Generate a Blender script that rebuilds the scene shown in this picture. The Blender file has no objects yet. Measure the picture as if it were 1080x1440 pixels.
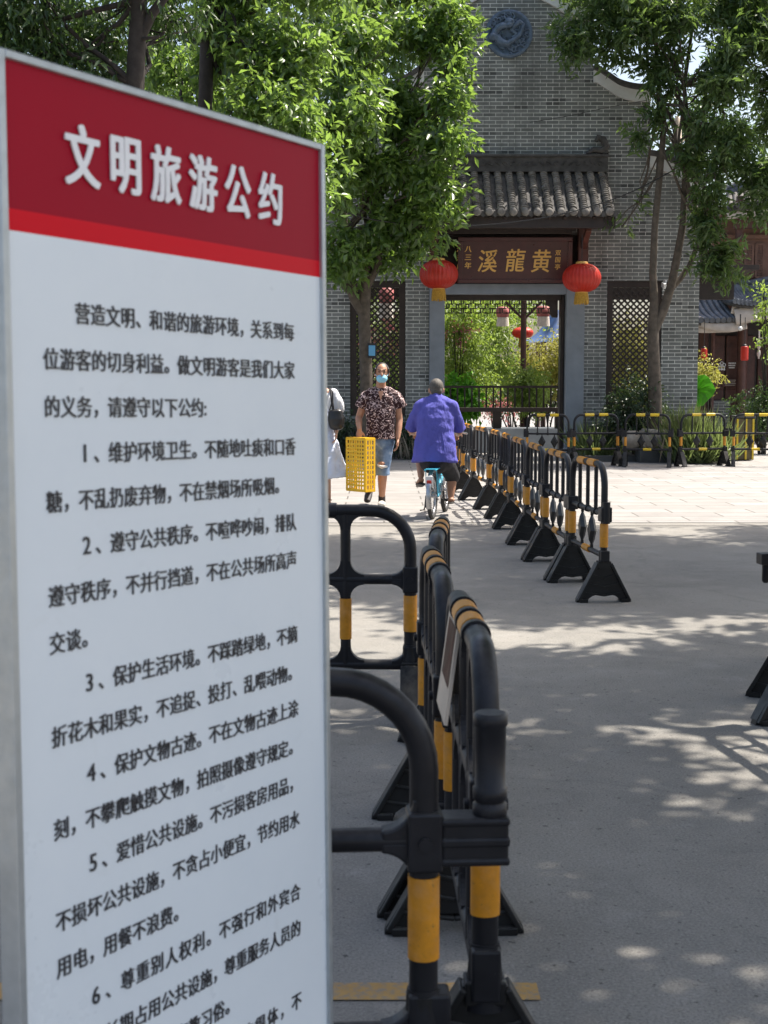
import bpy, bmesh, math, random
import numpy as np
from mathutils import Vector, Matrix, Quaternion

R = math.radians
SC = bpy.context.scene
COL = SC.collection
random.seed(7)

# ------------------------------------------------------------------ camera
F = 2000.0                     # focal length in pixels of the 1080x1440 photograph
PITCH = math.atan(180 / F)
CAMH = 1.48
RT = Vector((1, 0, 0))
FW = Vector((0, math.cos(PITCH), -math.sin(PITCH)))
UP = Vector((0, math.sin(PITCH), math.cos(PITCH)))
CAM = Vector((0, 0, CAMH))
cd = bpy.data.cameras.new('camera')
cam = bpy.data.objects.new('camera', cd)
COL.objects.link(cam)
cam.location = CAM
cam.rotation_euler = (math.pi / 2 - PITCH, 0, 0)
cd.sensor_fit = 'VERTICAL'
cd.sensor_height = 36
cd.lens = 50
cd.clip_start = 0.05
cd.clip_end = 900
cd.dof.use_dof = True
cd.dof.focus_distance = 19
cd.dof.aperture_fstop = 11
SC.camera = cam

# ------------------------------------------------------------------ light
SUN_EL, SUN_AZ = R(62), R(66)
w = bpy.data.worlds.new('World')
SC.world = w
w.use_nodes = True
nt = w.node_tree
sky = nt.nodes.new('ShaderNodeTexSky')
sky.sky_type = 'NISHITA'
sky.sun_disc = False
sky.sun_elevation = SUN_EL
sky.sun_rotation = SUN_AZ
sky.air_density = 1.0
sky.dust_density = 4.5
sky.ozone_density = 0.4
bg = nt.nodes['Background']
nt.links.new(sky.outputs[0], bg.inputs[0])
bg.inputs[1].default_value = 0.12
sd = bpy.data.lights.new('sun', 'SUN')
sd.energy = 4.2
sd.angle = R(0.53)
sd.color = (1.0, 0.93, 0.84)
sun = bpy.data.objects.new('sun', sd)
COL.objects.link(sun)
TOSUN = Vector((math.cos(SUN_EL) * math.sin(SUN_AZ), math.cos(SUN_EL) * math.cos(SUN_AZ), math.sin(SUN_EL)))
sun.rotation_euler = TOSUN.to_track_quat('Z', 'Y').to_euler()
sun.location = (20, 10, 40)
SC.view_settings.view_transform = 'Standard'
SC.view_settings.look = 'None'
SC.view_settings.gamma = 1
SC.view_settings.use_curve_mapping = False
SC.view_settings.exposure = 1.2


def at(px, py, Y):
    d = RT * ((px - 540) / F) + UP * ((720 - py) / F) + FW
    return CAM + d * (Y / d.y)


def gnd(px, py):
    d = RT * ((px - 540) / F) + UP * ((720 - py) / F) + FW
    return CAM + d * (-CAMH / d.z)


# ------------------------------------------------------------------ materials
def lin(c):
    return tuple((x / 12.92 if x <= .04045 else ((x + .055) / 1.055) ** 2.4) for x in [v / 255 for v in c])


class N:
    """tiny node helper"""
    def __init__(s, name):
        s.m = bpy.data.materials.new(name)
        s.m.use_nodes = True
        s.t = s.m.node_tree
        s.b = s.t.nodes['Principled BSDF']
        s.out = s.t.nodes['Material Output']

    def n(s, typ, **k):
        nd = s.t.nodes.new('ShaderNode' + typ)
        for a, v in k.items():
            if a[0] == '_':
                nd.inputs[int(a[1:])].default_value = v
            elif a in nd.inputs.keys():
                nd.inputs[a].default_value = v
            else:
                setattr(nd, a, v)
        return nd

    def l(s, a, b):
        s.t.links.new(a, b)

    def coord(s, kind='Object'):
        return s.n('TexCoord').outputs[kind]

    def noise(s, scale, detail=4, rough=.55, vec=None, dist=0):
        nd = s.n('TexNoise')
        nd.inputs['Scale'].default_value = scale
        nd.inputs['Detail'].default_value = detail
        nd.inputs['Roughness'].default_value = rough
        nd.inputs['Distortion'].default_value = dist
        s.l(vec if vec is not None else s.coord(), nd.inputs['Vector'])
        return nd.outputs[0]

    def ramp(s, fac, stops):
        nd = s.n('ValToRGB')
        e = nd.color_ramp.elements
        while len(e) < len(stops):
            e.new(.5)
        for i, (p, c) in enumerate(stops):
            e[i].position = p
            if isinstance(c, (int, float)):
                c = (c, c, c)
            e[i].color = tuple(c[:3]) + (1,)
        s.l(fac, nd.inputs[0])
        return nd.outputs[0]

    def mix(s, fac, a, b, mode='MIX'):
        nd = s.n('Mix', data_type='RGBA', blend_type=mode)
        for i, v in ((0, fac), (6, a), (7, b)):
            if isinstance(v, (int, float)):
                nd.inputs[i].default_value = v
            elif isinstance(v, tuple):
                nd.inputs[i].default_value = tuple(v[:3]) + (1,)
            else:
                s.l(v, nd.inputs[i])
        return nd.outputs[2]

    def math(s, op, a, b=0.0):
        nd = s.n('Math', operation=op)
        for i, v in ((0, a), (1, b)):
            if isinstance(v, (int, float)):
                nd.inputs[i].default_value = v
            else:
                s.l(v, nd.inputs[i])
        return nd.outputs[0]

    def bump(s, h, strength=.3, dist=.01):
        nd = s.n('Bump')
        nd.inputs['Strength'].default_value = strength
        nd.inputs['Distance'].default_value = dist
        s.l(h, nd.inputs['Height'])
        s.l(nd.outputs[0], s.b.inputs['Normal'])

    def set(s, col=None, rough=None, metal=None, spec=None):
        for k, v in (('Base Color', col), ('Roughness', rough), ('Metallic', metal), ('Specular IOR Level', spec)):
            if v is None:
                continue
            if isinstance(v, tuple):
                s.b.inputs[k].default_value = tuple(v[:3]) + (1,)
            elif isinstance(v, (int, float)):
                s.b.inputs[k].default_value = v
            else:
                s.l(v, s.b.inputs[k])
        return s.m


def simple(name, c, rough=.6, var=.25, scale=8, metal=0, bump=0, spec=.5):
    n = N(name)
    f = n.noise(scale, 5, .6)
    lo = tuple(x * (1 - var) for x in c)
    hi = tuple(min(1, x * (1 + var)) for x in c)
    col = n.ramp(f, [(.3, lo), (.7, hi)])
    r = n.ramp(n.noise(scale * 2.3, 3), [(.3, max(0, rough - .08)), (.7, min(1, rough + .08))])
    if bump:
        n.bump(n.noise(scale * 4, 4), bump, .004)
    return n.set(col, r, metal, spec)


M = {}
def plastic_mat(name, c, dust):
    n = N(name)
    v = n.coord()
    geo = n.n('NewGeometry')
    sp = n.n('SeparateXYZ')
    n.l(geo.outputs['Normal'], sp.inputs[0])
    upf = n.ramp(sp.outputs[2], [(.1, 0), (.95, 1)])
    col = n.ramp(n.noise(9, 5, .6, v), [(.3, tuple(x * .7 for x in c)), (.7, tuple(x * 1.4 for x in c))])
    d = n.math('MULTIPLY', upf, n.ramp(n.noise(18, 6, .7, v), [(.38, .05), (.62, dust)]))
    col = n.mix(d, col, (.17, .16, .14))
    col = n.mix(n.ramp(n.noise(46, 4, .8, v, 1.5), [(.66, 0), (.72, .35)]), col, (.11, .105, .10))
    n.bump(n.noise(40, 4, .6, v), .06, .004)
    return n.set(col, n.ramp(n.noise(12, 5, .65, v), [(.3, .30), (.7, .55)]), 0, .28)


M['plastic'] = plastic_mat('black_plastic', (.011, .011, .0135), .22)
M['plastic2'] = plastic_mat('dusty_black_plastic', (.014, .0135, .013), .45)


def sleeve_mat(name, c):
    n = N(name)
    v = n.coord()
    col = n.ramp(n.noise(26, 5, .65, v), [(.3, tuple(x * .72 for x in c)), (.7, c)])
    col = n.mix(n.ramp(n.noise(52, 4, .75, v, 1.0), [(.60, 0), (.70, .8)]), col, (.13, .085, .03))
    col = n.mix(n.ramp(n.noise(7, 5, .7, v), [(.5, 0), (.75, .4)]), col, tuple(min(1, x * .55 + .18) for x in c))
    return n.set(col, .42, 0, .45)


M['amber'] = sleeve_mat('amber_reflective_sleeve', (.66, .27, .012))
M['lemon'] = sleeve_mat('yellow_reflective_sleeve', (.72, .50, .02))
M['alu'] = simple('brushed_aluminium', (.42, .45, .46), .38, .1, 30, metal=.6)
M['signred'] = N('sign_dark_red').set((.34, .004, .020), .42, 0, .10)
M['signstripe'] = N('sign_bright_red').set((.66, .006, .018), .42, 0, .10)
def vinyl_mat():
    n = N('sign_white_vinyl')
    v = n.coord()
    col = n.ramp(n.noise(2.2, 6, .7, v), [(.3, (.715, .775, .81)), (.7, (.765, .815, .84))])
    col = n.mix(n.ramp(n.noise(11, 6, .75, v, .8), [(.60, 0), (.80, .22)]), col, (.55, .57, .56))
    return n.set(col, n.ramp(n.noise(5, 5, .7, v), [(.3, .24), (.7, .42)]))


M['signwhite'] = vinyl_mat()
M['black_ink'] = N('black_lettering').set((.022, .022, .026), .5)
M['white_letter'] = N('white_acrylic_letter').set((.82, .82, .82), .4)
M['gold'] = N('gold_leaf').set((.70, .40, .10), .45, .1)
M['plaque'] = simple('dark_red_lacquer', (.060, .015, .014), .35, .25, 5)
M['darkwood'] = simple('dark_timber', (.022, .013, .010), .55, .4, 6, bump=.1)
M['redwood'] = simple('red_brown_timber', (.075, .028, .020), .55, .35, 5, bump=.1)
M['tanwood'] = simple('weathered_tan_timber', (.17, .085, .055), .6, .3, 5, bump=.1)
M['greystone'] = simple('grey_dressed_stone', (.20, .225, .25), .65, .14, 3, bump=.08)
M['darkstone'] = simple('dark_plinth_stone', (.06, .06, .058), .75, .3, 5, bump=.15)
M['coping'] = simple('white_lime_coping', (.62, .63, .62), .75, .14, 2.2, bump=.06)
M['slate'] = simple('medallion_blue_clay', (.085, .125, .185), .5, .35, 9, bump=.1)
M['tile'] = simple('grey_clay_tile', (.185, .170, .150), .8, .6, 5, bump=.2)
M['tiledark'] = simple('dark_clay_tile', (.06, .056, .052), .75, .5, 7, bump=.2)
M['bluetile'] = simple('blue_grey_tile', (.085, .096, .112), .55, .5, 6, bump=.15)
M['plaster'] = simple('weathered_plaster', (.42, .38, .34), .75, .25, 3, bump=.1)
M['cable'] = N('black_cable').set((.012, .012, .012), .5)
M['white_metal'] = N('white_painted_metal').set((.7, .7, .68), .4)
M['skin'] = simple('tanned_skin', (.40, .205, .125), .5, .12, 14)
M['skin2'] = simple('fair_skin', (.52, .31, .22), .5, .1, 14)
M['hair'] = simple('black_hair', (.018, .015, .013), .55, .3, 60)
M['greyhair'] = simple('cropped_grey_hair', (.085, .075, .062), .7, .4, 70, bump=.2)
M['eye'] = N('dark_eye').set((.01, .008, .007), .25)
M['mask'] = simple('blue_face_mask', (.24, .55, .72), .7, .06, 10)
M['crate'] = simple('yellow_crate_plastic', (.80, .47, .012), .38, .08, 6)
def cloth_mat(name, c):
    n = N(name)
    v = n.coord()
    mp_ = n.n('Mapping')
    mp_.inputs['Scale'].default_value = (11, 11, 2.2)
    n.l(v, mp_.inputs[0])
    f = n.noise(1, 4, .6, mp_.outputs[0], .8)
    g = n.noise(7, 4, .6, v)
    col = n.ramp(n.noise(3, 4, .6, v), [(.3, tuple(x * .85 for x in c)), (.7, tuple(min(1, x * 1.12) for x in c))])
    n.bump(n.math('ADD', f, n.math('MULTIPLY', g, .6)), .75, .03)
    return n.set(col, .85, 0, .2)


M['violet'] = cloth_mat('violet_blue_cotton', (.105, .105, .40))
M['blackcloth'] = simple('black_cloth', (.016, .016, .020), .8, .3, 8)
M['whitecloth'] = cloth_mat('pale_cotton', (.70, .73, .77))
M['bluecloth'] = cloth_mat('pale_blue_pinafore', (.58, .65, .78))
M['leather'] = simple('black_leather', (.016, .015, .015), .35, .3, 8)
M['shoe'] = simple('black_shoe', (.022, .018, .017), .6, .3, 12)
M['shoewhite'] = simple('off_white_shoe', (.55, .52, .46), .6, .1, 12)
M['sandal'] = simple('tan_sandal', (.22, .12, .06), .6, .2, 12)
M['turquoise'] = simple('turquoise_bike_paint', (.055, .36, .50), .28, .1, 5)
M['rubber'] = simple('tyre_rubber', (.02, .02, .02), .75, .3, 20)
M['steel'] = simple('bright_steel', (.45, .45, .46), .3, .15, 20, metal=.85)
M['bloom'] = simple('pink_blossom', (.5, .12, .16), .6, .25, 9)
M['bark'] = simple('grey_brown_bark', (.085, .068, .050), .85, .4, 9, bump=.5)
M['barkdark'] = simple('dark_bark', (.028, .022, .018), .85, .4, 9, bump=.5)
M['card'] = simple('photo_card_brown', (.055, .02, .012), .6, .6, 7, spec=.15)
M['cream'] = simple('cream_card', (.52, .43, .33), .5, .1, 8)
M['pot'] = simple('weathered_stone_bowl', (.30, .26, .21), .8, .3, 8, bump=.3)
M['binpanel'] = simple('brown_slatted_panel', (.10, .075, .03), .5, .3, 8)
M['window'] = simple('lattice_window_grey', (.10, .10, .14), .4, .2, 5)
M['bluetag'] = N('blue_plate').set((.10, .32, .52), .4)
M['pinklamp'] = simple('faded_pink_lantern', (.34, .10, .095), .65, .2, 7)
M['fringe'] = simple('pale_fringe', (.66, .60, .54), .85, .15, 20)
M['goldfringe'] = simple('gold_fringe', (.46, .27, .035), .8, .25, 40)


def lantern_mat(name, c):
    n = N(name)
    n.set(n.ramp(n.noise(7, 3), [(.3, tuple(x * .8 for x in c)), (.7, c)]), .42)
    t = n.n('BsdfTranslucent')
    t.inputs[0].default_value = (c[0], c[1] * .8, c[2] * .8, 1)
    mx = n.n('MixShader')
    mx.inputs[0].default_value = .25
    n.l(n.b.outputs[0], mx.inputs[1])
    n.l(t.outputs[0], mx.inputs[2])
    n.l(mx.outputs[0], n.out.inputs[0])
    return n.m


M['lantern'] = lantern_mat('red_silk_lantern', (.60, .040, .022))


def leaf_mat(name, dark, light, trans, tf=.35, rough=.38, spec=.5):
    n = N(name)
    g = n.n('NewGeometry')
    rnd = g.outputs['Random Per Island']
    big = n.noise(1.1, 2)
    f = n.math('ADD', n.math('MULTIPLY', rnd, .7), n.math('MULTIPLY', big, .45))
    col = n.ramp(f, [(.2, dark), (.85, light)])
    n.set(col, rough, 0, spec)
    t = n.n('BsdfTranslucent')
    n.l(n.mix(rnd, tuple(x * .75 for x in trans), trans), t.inputs[0])
    mx = n.n('MixShader')
    mx.inputs[0].default_value = tf
    n.l(n.b.outputs[0], mx.inputs[1])
    n.l(t.outputs[0], mx.inputs[2])
    n.l(mx.outputs[0], n.out.inputs[0])
    return n.m


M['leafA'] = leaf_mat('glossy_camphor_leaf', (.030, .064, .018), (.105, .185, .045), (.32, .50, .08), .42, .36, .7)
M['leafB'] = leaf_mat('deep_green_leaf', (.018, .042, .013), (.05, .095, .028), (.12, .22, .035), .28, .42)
M['leafF'] = leaf_mat('feathery_green_leaf', (.032, .062, .022), (.085, .14, .045), (.20, .32, .06), .36, .42)
M['leafC'] = leaf_mat('bright_garden_leaf', (.07, .13, .024), (.20, .29, .06), (.40, .55, .08), .4, .4)
M['leafD'] = leaf_mat('yellow_garden_leaf', (.20, .19, .04), (.38, .36, .07), (.5, .5, .09), .35, .5)
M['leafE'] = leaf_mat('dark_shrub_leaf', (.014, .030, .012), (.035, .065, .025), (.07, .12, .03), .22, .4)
M['grass'] = leaf_mat('grass_blade', (.09, .14, .04), (.28, .34, .15), (.36, .46, .14), .35, .5)
M['bigleaf'] = leaf_mat('taro_leaf', (.08, .28, .02), (.12, .36, .03), (.25, .6, .05), .45, .4)
M['pinkleaf'] = leaf_mat('pink_flower_petals', (.42, .10, .13), (.6, .22, .24), (.6, .2, .2), .3, .6)
M['plume'] = leaf_mat('pale_grass_plume', (.34, .28, .22), (.55, .48, .38), (.5, .45, .35), .3, .7)


def ground_mat():
    n = N('worn_concrete')
    v = n.coord()
    big = n.noise(.35, 5, .6, v)
    col = n.ramp(big, [(.3, (.212, .199, .176)), (.7, (.278, .263, .234))])
    st = n.noise(1.3, 7, .72, v, .6)
    col = n.mix(n.ramp(st, [(.34, .5), (.56, 0)]), col, (.135, .131, .120))
    st2 = n.noise(3.7, 6, .75, v, .3)
    col = n.mix(n.ramp(st2, [(.55, 0), (.75, .4)]), col, (.36, .35, .325))
    grit = n.noise(120, 2, .8, v)
    col = n.mix(n.ramp(grit, [(.36, .55), (.5, 0)]), col, (.10, .097, .088))
    col = n.mix(n.ramp(grit, [(.56, 0), (.72, .45)]), col, (.42, .41, .385))
    pit = n.noise(34, 3, .65, v)
    col = n.mix(n.ramp(pit, [(.30, .85), (.37, 0)]), col, (.045, .044, .040))
    # fine cracks
    vo = n.n('TexVoronoi', feature='DISTANCE_TO_EDGE')
    vo.inputs['Scale'].default_value = .32
    wv = n.n('VectorMath', operation='ADD')
    n.l(v, wv.inputs[0])
    nz = n.n('TexNoise')
    nz.inputs['Scale'].default_value = 1.3
    n.l(v, nz.inputs['Vector'])
    n.l(nz.outputs[1], wv.inputs[1])
    n.l(wv.outputs[0], vo.inputs['Vector'])
    col = n.mix(n.ramp(vo.outputs[0], [(0, .2), (.006, 0)]), col, (.07, .068, .062))
    n.bump(n.noise(90, 4, .75, v), .6, .005)
    return n.set(col, n.ramp(n.noise(3, 3), [(.3, .7), (.7, .9)]), 0, .3)


M['ground'] = ground_mat()


def plaza_mat():
    n = N('stone_slab_paving')
    v = n.coord()
    br = n.n('TexBrick')
    br.offset = .5
    br.inputs['Scale'].default_value = 1
    br.inputs['Brick Width'].default_value = .95
    br.inputs['Row Height'].default_value = .48
    br.inputs['Mortar Size'].default_value = .012
    br.inputs['Mortar Smooth'].default_value = .4
    br.inputs['Bias'].default_value = 0
    br.inputs['Color1'].default_value = (.245, .235, .222, 1)
    br.inputs['Color2'].default_value = (.30, .288, .272, 1)
    br.inputs['Mortar'].default_value = (.10, .095, .085, 1)
    n.l(v, br.inputs['Vector'])
    col = n.mix(n.ramp(n.noise(2.2, 5, .65, v), [(.35, .45), (.6, 0)]), br.outputs[0], (.17, .16, .148))
    col = n.mix(n.ramp(n.noise(40, 3, .7, v), [(.28, .5), (.4, 0)]), col, (.12, .115, .105))
    n.bump(n.math('ADD', n.math('MULTIPLY', br.outputs[1], -1.0), n.math('MULTIPLY', n.noise(30, 4), .3)), .5, .006)
    return n.set(col, .75, 0, .35)


M['plaza'] = plaza_mat()


def brick_mat():
    n = N('grey_brick')
    v = n.coord()
    sp = n.n('SeparateXYZ')
    n.l(v, sp.inputs[0])
    cb = n.n('CombineXYZ')
    n.l(n.math('ADD', sp.outputs[0], sp.outputs[1]), cb.inputs[0])
    n.l(sp.outputs[2], cb.inputs[1])
    br = n.n('TexBrick')
    br.offset = .5
    br.inputs['Scale'].default_value = 1
    br.inputs['Brick Width'].default_value = .25
    br.inputs['Row Height'].default_value = .0725
    br.inputs['Mortar Size'].default_value = .0068
    br.inputs['Mortar Smooth'].default_value = .25
    br.inputs['Bias'].default_value = -.15
    br.inputs['Color1'].default_value = (.205, .218, .210, 1)
    br.inputs['Color2'].default_value = (.122, .132, .127, 1)
    br.inputs['Mortar'].default_value = (.66, .67, .63, 1)
    n.l(cb.outputs[0], br.inputs['Vector'])
    lo = n.ramp(n.noise(.9, 6, .7, v), [(.34, .6), (.58, 0)])
    col = n.mix(lo, br.outputs[0], (.10, .105, .098))
    sm = n.n('Mapping')
    sm.inputs['Scale'].default_value = (4.5, 4.5, .35)
    n.l(v, sm.inputs[0])
    col = n.mix(n.ramp(n.noise(1, 5, .7, sm.outputs[0]), [(.50, 0), (.70, .5)]), col, (.085, .088, .08))
    col = n.mix(n.ramp(n.noise(5, 5, .75, v), [(.58, 0), (.78, .35)]), col, (.34, .345, .325))
    base_dark = n.ramp(n.math('ADD', n.math('MULTIPLY', sp.outputs[2], .4), n.math('MULTIPLY', n.noise(1.6, 4, .6, v), .5)), [(.3, .75), (.75, 0)])
    col = n.mix(base_dark, col, (.052, .055, .046))
    # a few darker bricks
    vo = n.n('TexWhiteNoise', noise_dimensions='2D')
    rowi = n.math('FLOOR', n.math('DIVIDE', sp.outputs[2], .0725))
    coli = n.math('FLOOR', n.math('ADD', n.math('DIVIDE', n.math('ADD', sp.outputs[0], sp.outputs[1]), .25),
                                  n.math('MULTIPLY', n.math('MODULO', n.math('ABSOLUTE', rowi), 2.0), .5)))
    c2 = n.n('CombineXYZ')
    n.l(rowi, c2.inputs[0])
    n.l(coli, c2.inputs[1])
    n.l(c2.outputs[0], vo.inputs[0])
    dk = n.math('MULTIPLY', n.ramp(vo.outputs[0], [(.93, 0), (.95, .75)]), n.math('SUBTRACT', 1.0, br.outputs[1]))
    col = n.mix(dk, col, (.05, .053, .052))
    # colour above is darker towards the bottom of the wall
    n.bump(n.math('ADD', n.math('MULTIPLY', br.outputs[1], -1.0), n.math('MULTIPLY', n.noise(60, 4), .35)), .6, .006)
    return n.set(col, .8, 0, .35)


M['brick'] = brick_mat()


def shirt_mat():
    n = N('maroon_print_shirt')
    v = n.coord()
    a = n.noise(17, 1.5, .5, v, 1.6)
    band = n.math('ABSOLUTE', n.math('SUBTRACT', a, .5))
    f = n.ramp(band, [(.028, 1), (.042, 0)])
    cut = n.ramp(n.noise(30, 1, .5, v), [(.40, 0), (.46, 1)])
    col = n.mix(n.math('MULTIPLY', f, cut), (.030, .010, .012), (.66, .50, .48))
    n.bump(n.noise(6, 4, .6, v), .6, .03)
    return n.set(col, .8, 0, .3)


M['print'] = shirt_mat()


def denim_mat():
    n = N('faded_denim')
    v = n.coord()
    col = n.ramp(n.noise(9, 4, .6, v), [(.3, (.075, .125, .21)), (.6, (.20, .29, .42)), (.78, (.50, .56, .62))])
    return n.set(col, .85, 0, .25)


M['denim'] = denim_mat()
M['frayed'] = simple('frayed_white_denim', (.62, .62, .60), .9, .15, 25)


# ------------------------------------------------------------------ mesh builder
class MB:
    def __init__(s):
        s.v = []
        s.f = []
        s.sm = []

    def add(s, vs, fs, smooth=False):
        o = len(s.v)
        s.v += [tuple(x) for x in vs]
        s.f += [tuple(i + o for i in f) for f in fs]
        s.sm += [smooth] * len(fs)

    def box(s, c, size, rot=None):
        x, y, z = [k / 2 for k in size]
        vs = [Vector(p) for p in ((-x, -y, -z), (x, -y, -z), (x, y, -z), (-x, y, -z), (-x, -y, z), (x, -y, z), (x, y, z), (-x, y, z))]
        if rot is not None:
            vs = [rot @ p for p in vs]
        c = Vector(c)
        s.add([p + c for p in vs], [(0, 3, 2, 1), (4, 5, 6, 7), (0, 1, 5, 4), (1, 2, 6, 5), (2, 3, 7, 6), (3, 0, 4, 7)])

    def bar(s, a, b, w, h, upv=(0, 0, 1)):
        a, b = Vector(a), Vector(b)
        t = (b - a).normalized()
        u = Vector(upv)
        sx = t.cross(u)
        if sx.length < 1e-4:
            sx = t.cross(Vector((1, 0, 0)))
        sx.normalize()
        u = sx.cross(t)
        vs = []
        for p in (a, b):
            for i, j in ((-1, -1), (1, -1), (1, 1), (-1, 1)):
                vs.append(p + sx * (i * w / 2) + u * (j * h / 2))
        s.add(vs, [(3, 2, 1, 0), (4, 5, 6, 7), (0, 1, 5, 4), (1, 2, 6, 5), (2, 3, 7, 6), (3, 0, 4, 7)])

    def tube(s, pts, r, n=10, caps=True, closed=False, ref=None):
        pts = [Vector(p) for p in pts]
        m = len(pts)
        rs = r if isinstance(r, (list, tuple)) else [r] * m
        tans = []
        for i in range(m):
            if closed:
                t = pts[(i + 1) % m] - pts[i - 1]
            else:
                t = pts[min(i + 1, m - 1)] - pts[max(i - 1, 0)]
            if t.length < 1e-9:
                t = Vector((0, 0, 1))
            tans.append(t.normalized())
        if ref is None:
            b = tans[0].orthogonal().normalized()
        vs, fs = [], []
        for i in range(m):
            t = tans[i]
            if ref is not None:
                b = Vector(ref)
            b = b - t * b.dot(t)
            if b.length < 1e-6:
                b = t.orthogonal()
            b.normalize()
            c = t.cross(b)
            rr = rs[i]
            r1, r2 = rr if isinstance(rr, (list, tuple)) else (rr, rr)
            for k in range(n):
                a = 2 * math.pi * k / n
                vs.append(pts[i] + b * (math.cos(a) * r1) + c * (math.sin(a) * r2))
        for i in range(m if closed else m - 1):
            j = (i + 1) % m
            for k in range(n):
                k2 = (k + 1) % n
                fs.append((i * n + k, i * n + k2, j * n + k2, j * n + k))
        s.add(vs, fs, True)
        if caps and not closed:
            s.add(vs[:n], [tuple(range(n - 1, -1, -1))])
            s.add(vs[-n:], [tuple(range(n))])

    def limb(s, pts, rs, n=12, ref=(1, 0, 0), flat=False):
        """loft with rounded ends"""
        pts = [Vector(p) for p in pts]
        g = lambda r: r if isinstance(r, (list, tuple)) else (r, r)
        r0, r1 = g(rs[0]), g(rs[-1])
        t0 = (pts[0] - pts[1]).normalized()
        t1 = (pts[-1] - pts[-2]).normalized()
        pp, rr = [], []
        for k in (.95, .7, .35):
            m0 = min(r0)
            pp.append(pts[0] + t0 * m0 * k)
            q = math.sqrt(1 - k * k)
            rr.append((r0[0] * q, r0[1] * q))
        pp += pts
        rr += [g(r) for r in rs]
        for k in (() if flat else (.35, .7, .95)):
            m1 = min(r1)
            pp.append(pts[-1] + t1 * m1 * k)
            q = math.sqrt(1 - k * k)
            rr.append((r1[0] * q, r1[1] * q))
        s.tube(pp, rr, n, True, False, ref)

    def lathe(s, prof, c=(0, 0, 0), n=24, sx=1, sy=1):
        vs, fs = [], []
        c = Vector(c)
        for (r, z) in prof:
            for k in range(n):
                a = 2 * math.pi * k / n
                vs.append(c + Vector((math.cos(a) * r * sx, math.sin(a) * r * sy, z)))
        for i in range(len(prof) - 1):
            for k in range(n):
                k2 = (k + 1) % n
                fs.append((i * n + k, i * n + k2, (i + 1) * n + k2, (i + 1) * n + k))
        s.add(vs, fs, True)
        s.add(vs[:n], [tuple(range(n - 1, -1, -1))])
        s.add(vs[-n:], [tuple(range(n))])

    def ball(s, c, r, n=14, m=9, rot=None):
        r = r if isinstance(r, (list, tuple)) else (r, r, r)
        c = Vector(c)
        vs, fs = [], []
        for i in range(m + 1):
            th = math.pi * i / m
            th = min(max(th, .02), math.pi - .02)
            for k in range(n):
                a = 2 * math.pi * k / n
                p = Vector((math.sin(th) * math.cos(a) * r[0], math.sin(th) * math.sin(a) * r[1], -math.cos(th) * r[2]))
                if rot is not None:
                    p = rot @ p
                vs.append(c + p)
        for i in range(m):
            for k in range(n):
                k2 = (k + 1) % n
                fs.append((i * n + k, i * n + k2, (i + 1) * n + k2, (i + 1) * n + k))
        s.add(vs, fs, True)
        s.add(vs[:n], [tuple(range(n - 1, -1, -1))], True)
        s.add(vs[-n:], [tuple(range(n))], True)

    def prism(s, poly, o, ax, ay, an, thick):
        """polygon (2D list) in plane o + a*ax + b*ay, extruded +-thick/2 along an"""
        o, ax, ay, an = Vector(o), Vector(ax), Vector(ay), Vector(an)
        m = len(poly)
        f1 = [o + ax * p[0] + ay * p[1] - an * (thick / 2) for p in poly]
        f2 = [p + an * thick for p in f1]
        fs = [tuple(range(m - 1, -1, -1)), tuple(range(m, 2 * m))]
        for i in range(m):
            j = (i + 1) % m
            fs.append((i, j, m + j, m + i))
        s.add(f1 + f2, fs)

    def build(s, name, mat, parent=None, bevel=0, loc=None, remesh=0, smooth_it=0, disp=0):
        me = bpy.data.meshes.new(name)
        me.from_pydata(s.v, [], s.f)
        me.polygons.foreach_set('use_smooth', s.sm)
        me.materials.append(M[mat] if isinstance(mat, str) else mat)
        bm = bmesh.new()
        bm.from_mesh(me)
        bmesh.ops.recalc_face_normals(bm, faces=bm.faces)
        bm.to_mesh(me)
        bm.free()
        ob = bpy.data.objects.new(name, me)
        COL.objects.link(ob)
        if parent is not None:
            ob.parent = parent
        if loc is not None:
            ob.location = loc
        if remesh:
            md = ob.modifiers.new('fuse', 'REMESH')
            md.mode = 'VOXEL'
            md.voxel_size = remesh
            md.use_smooth_shade = True
            if smooth_it:
                sm = ob.modifiers.new('relax', 'SMOOTH')
                sm.factor = .5
                sm.iterations = smooth_it
            if disp:
                tx = bpy.data.textures.new('folds', 'CLOUDS')
                tx.noise_scale = .11
                dm = ob.modifiers.new('folds', 'DISPLACE')
                dm.texture = tx
                dm.strength = disp
                dm.mid_level = .5
        if bevel:
            b = ob.modifiers.new('bevel', 'BEVEL')
            b.width = bevel
            b.segments = 2
            b.limit_method = 'ANGLE'
            b.angle_limit = R(40)
        return ob


def tag(o, label=None, cat=None, group=None, kind=None):
    if label:
        o['label'] = label
    if cat:
        o['category'] = cat
    if group:
        o['group'] = group
    if kind:
        o['kind'] = kind
    return o


def empty(name, loc=(0, 0, 0), rz=0):
    o = bpy.data.objects.new(name, None)
    COL.objects.link(o)
    o.location = loc
    o.rotation_euler = (0, 0, rz)
    o.empty_display_size = .1
    return o


def thing(name, label, cat, loc=(0, 0, 0), rz=0, group=None):
    return tag(empty(name, loc, rz), label, cat, group)


def copy_tree(o, parent=None):
    c = o.copy()
    COL.objects.link(c)
    if parent is not None:
        c.parent = parent
    for ch in list(o.children):
        copy_tree(ch, c)
    return c


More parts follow.
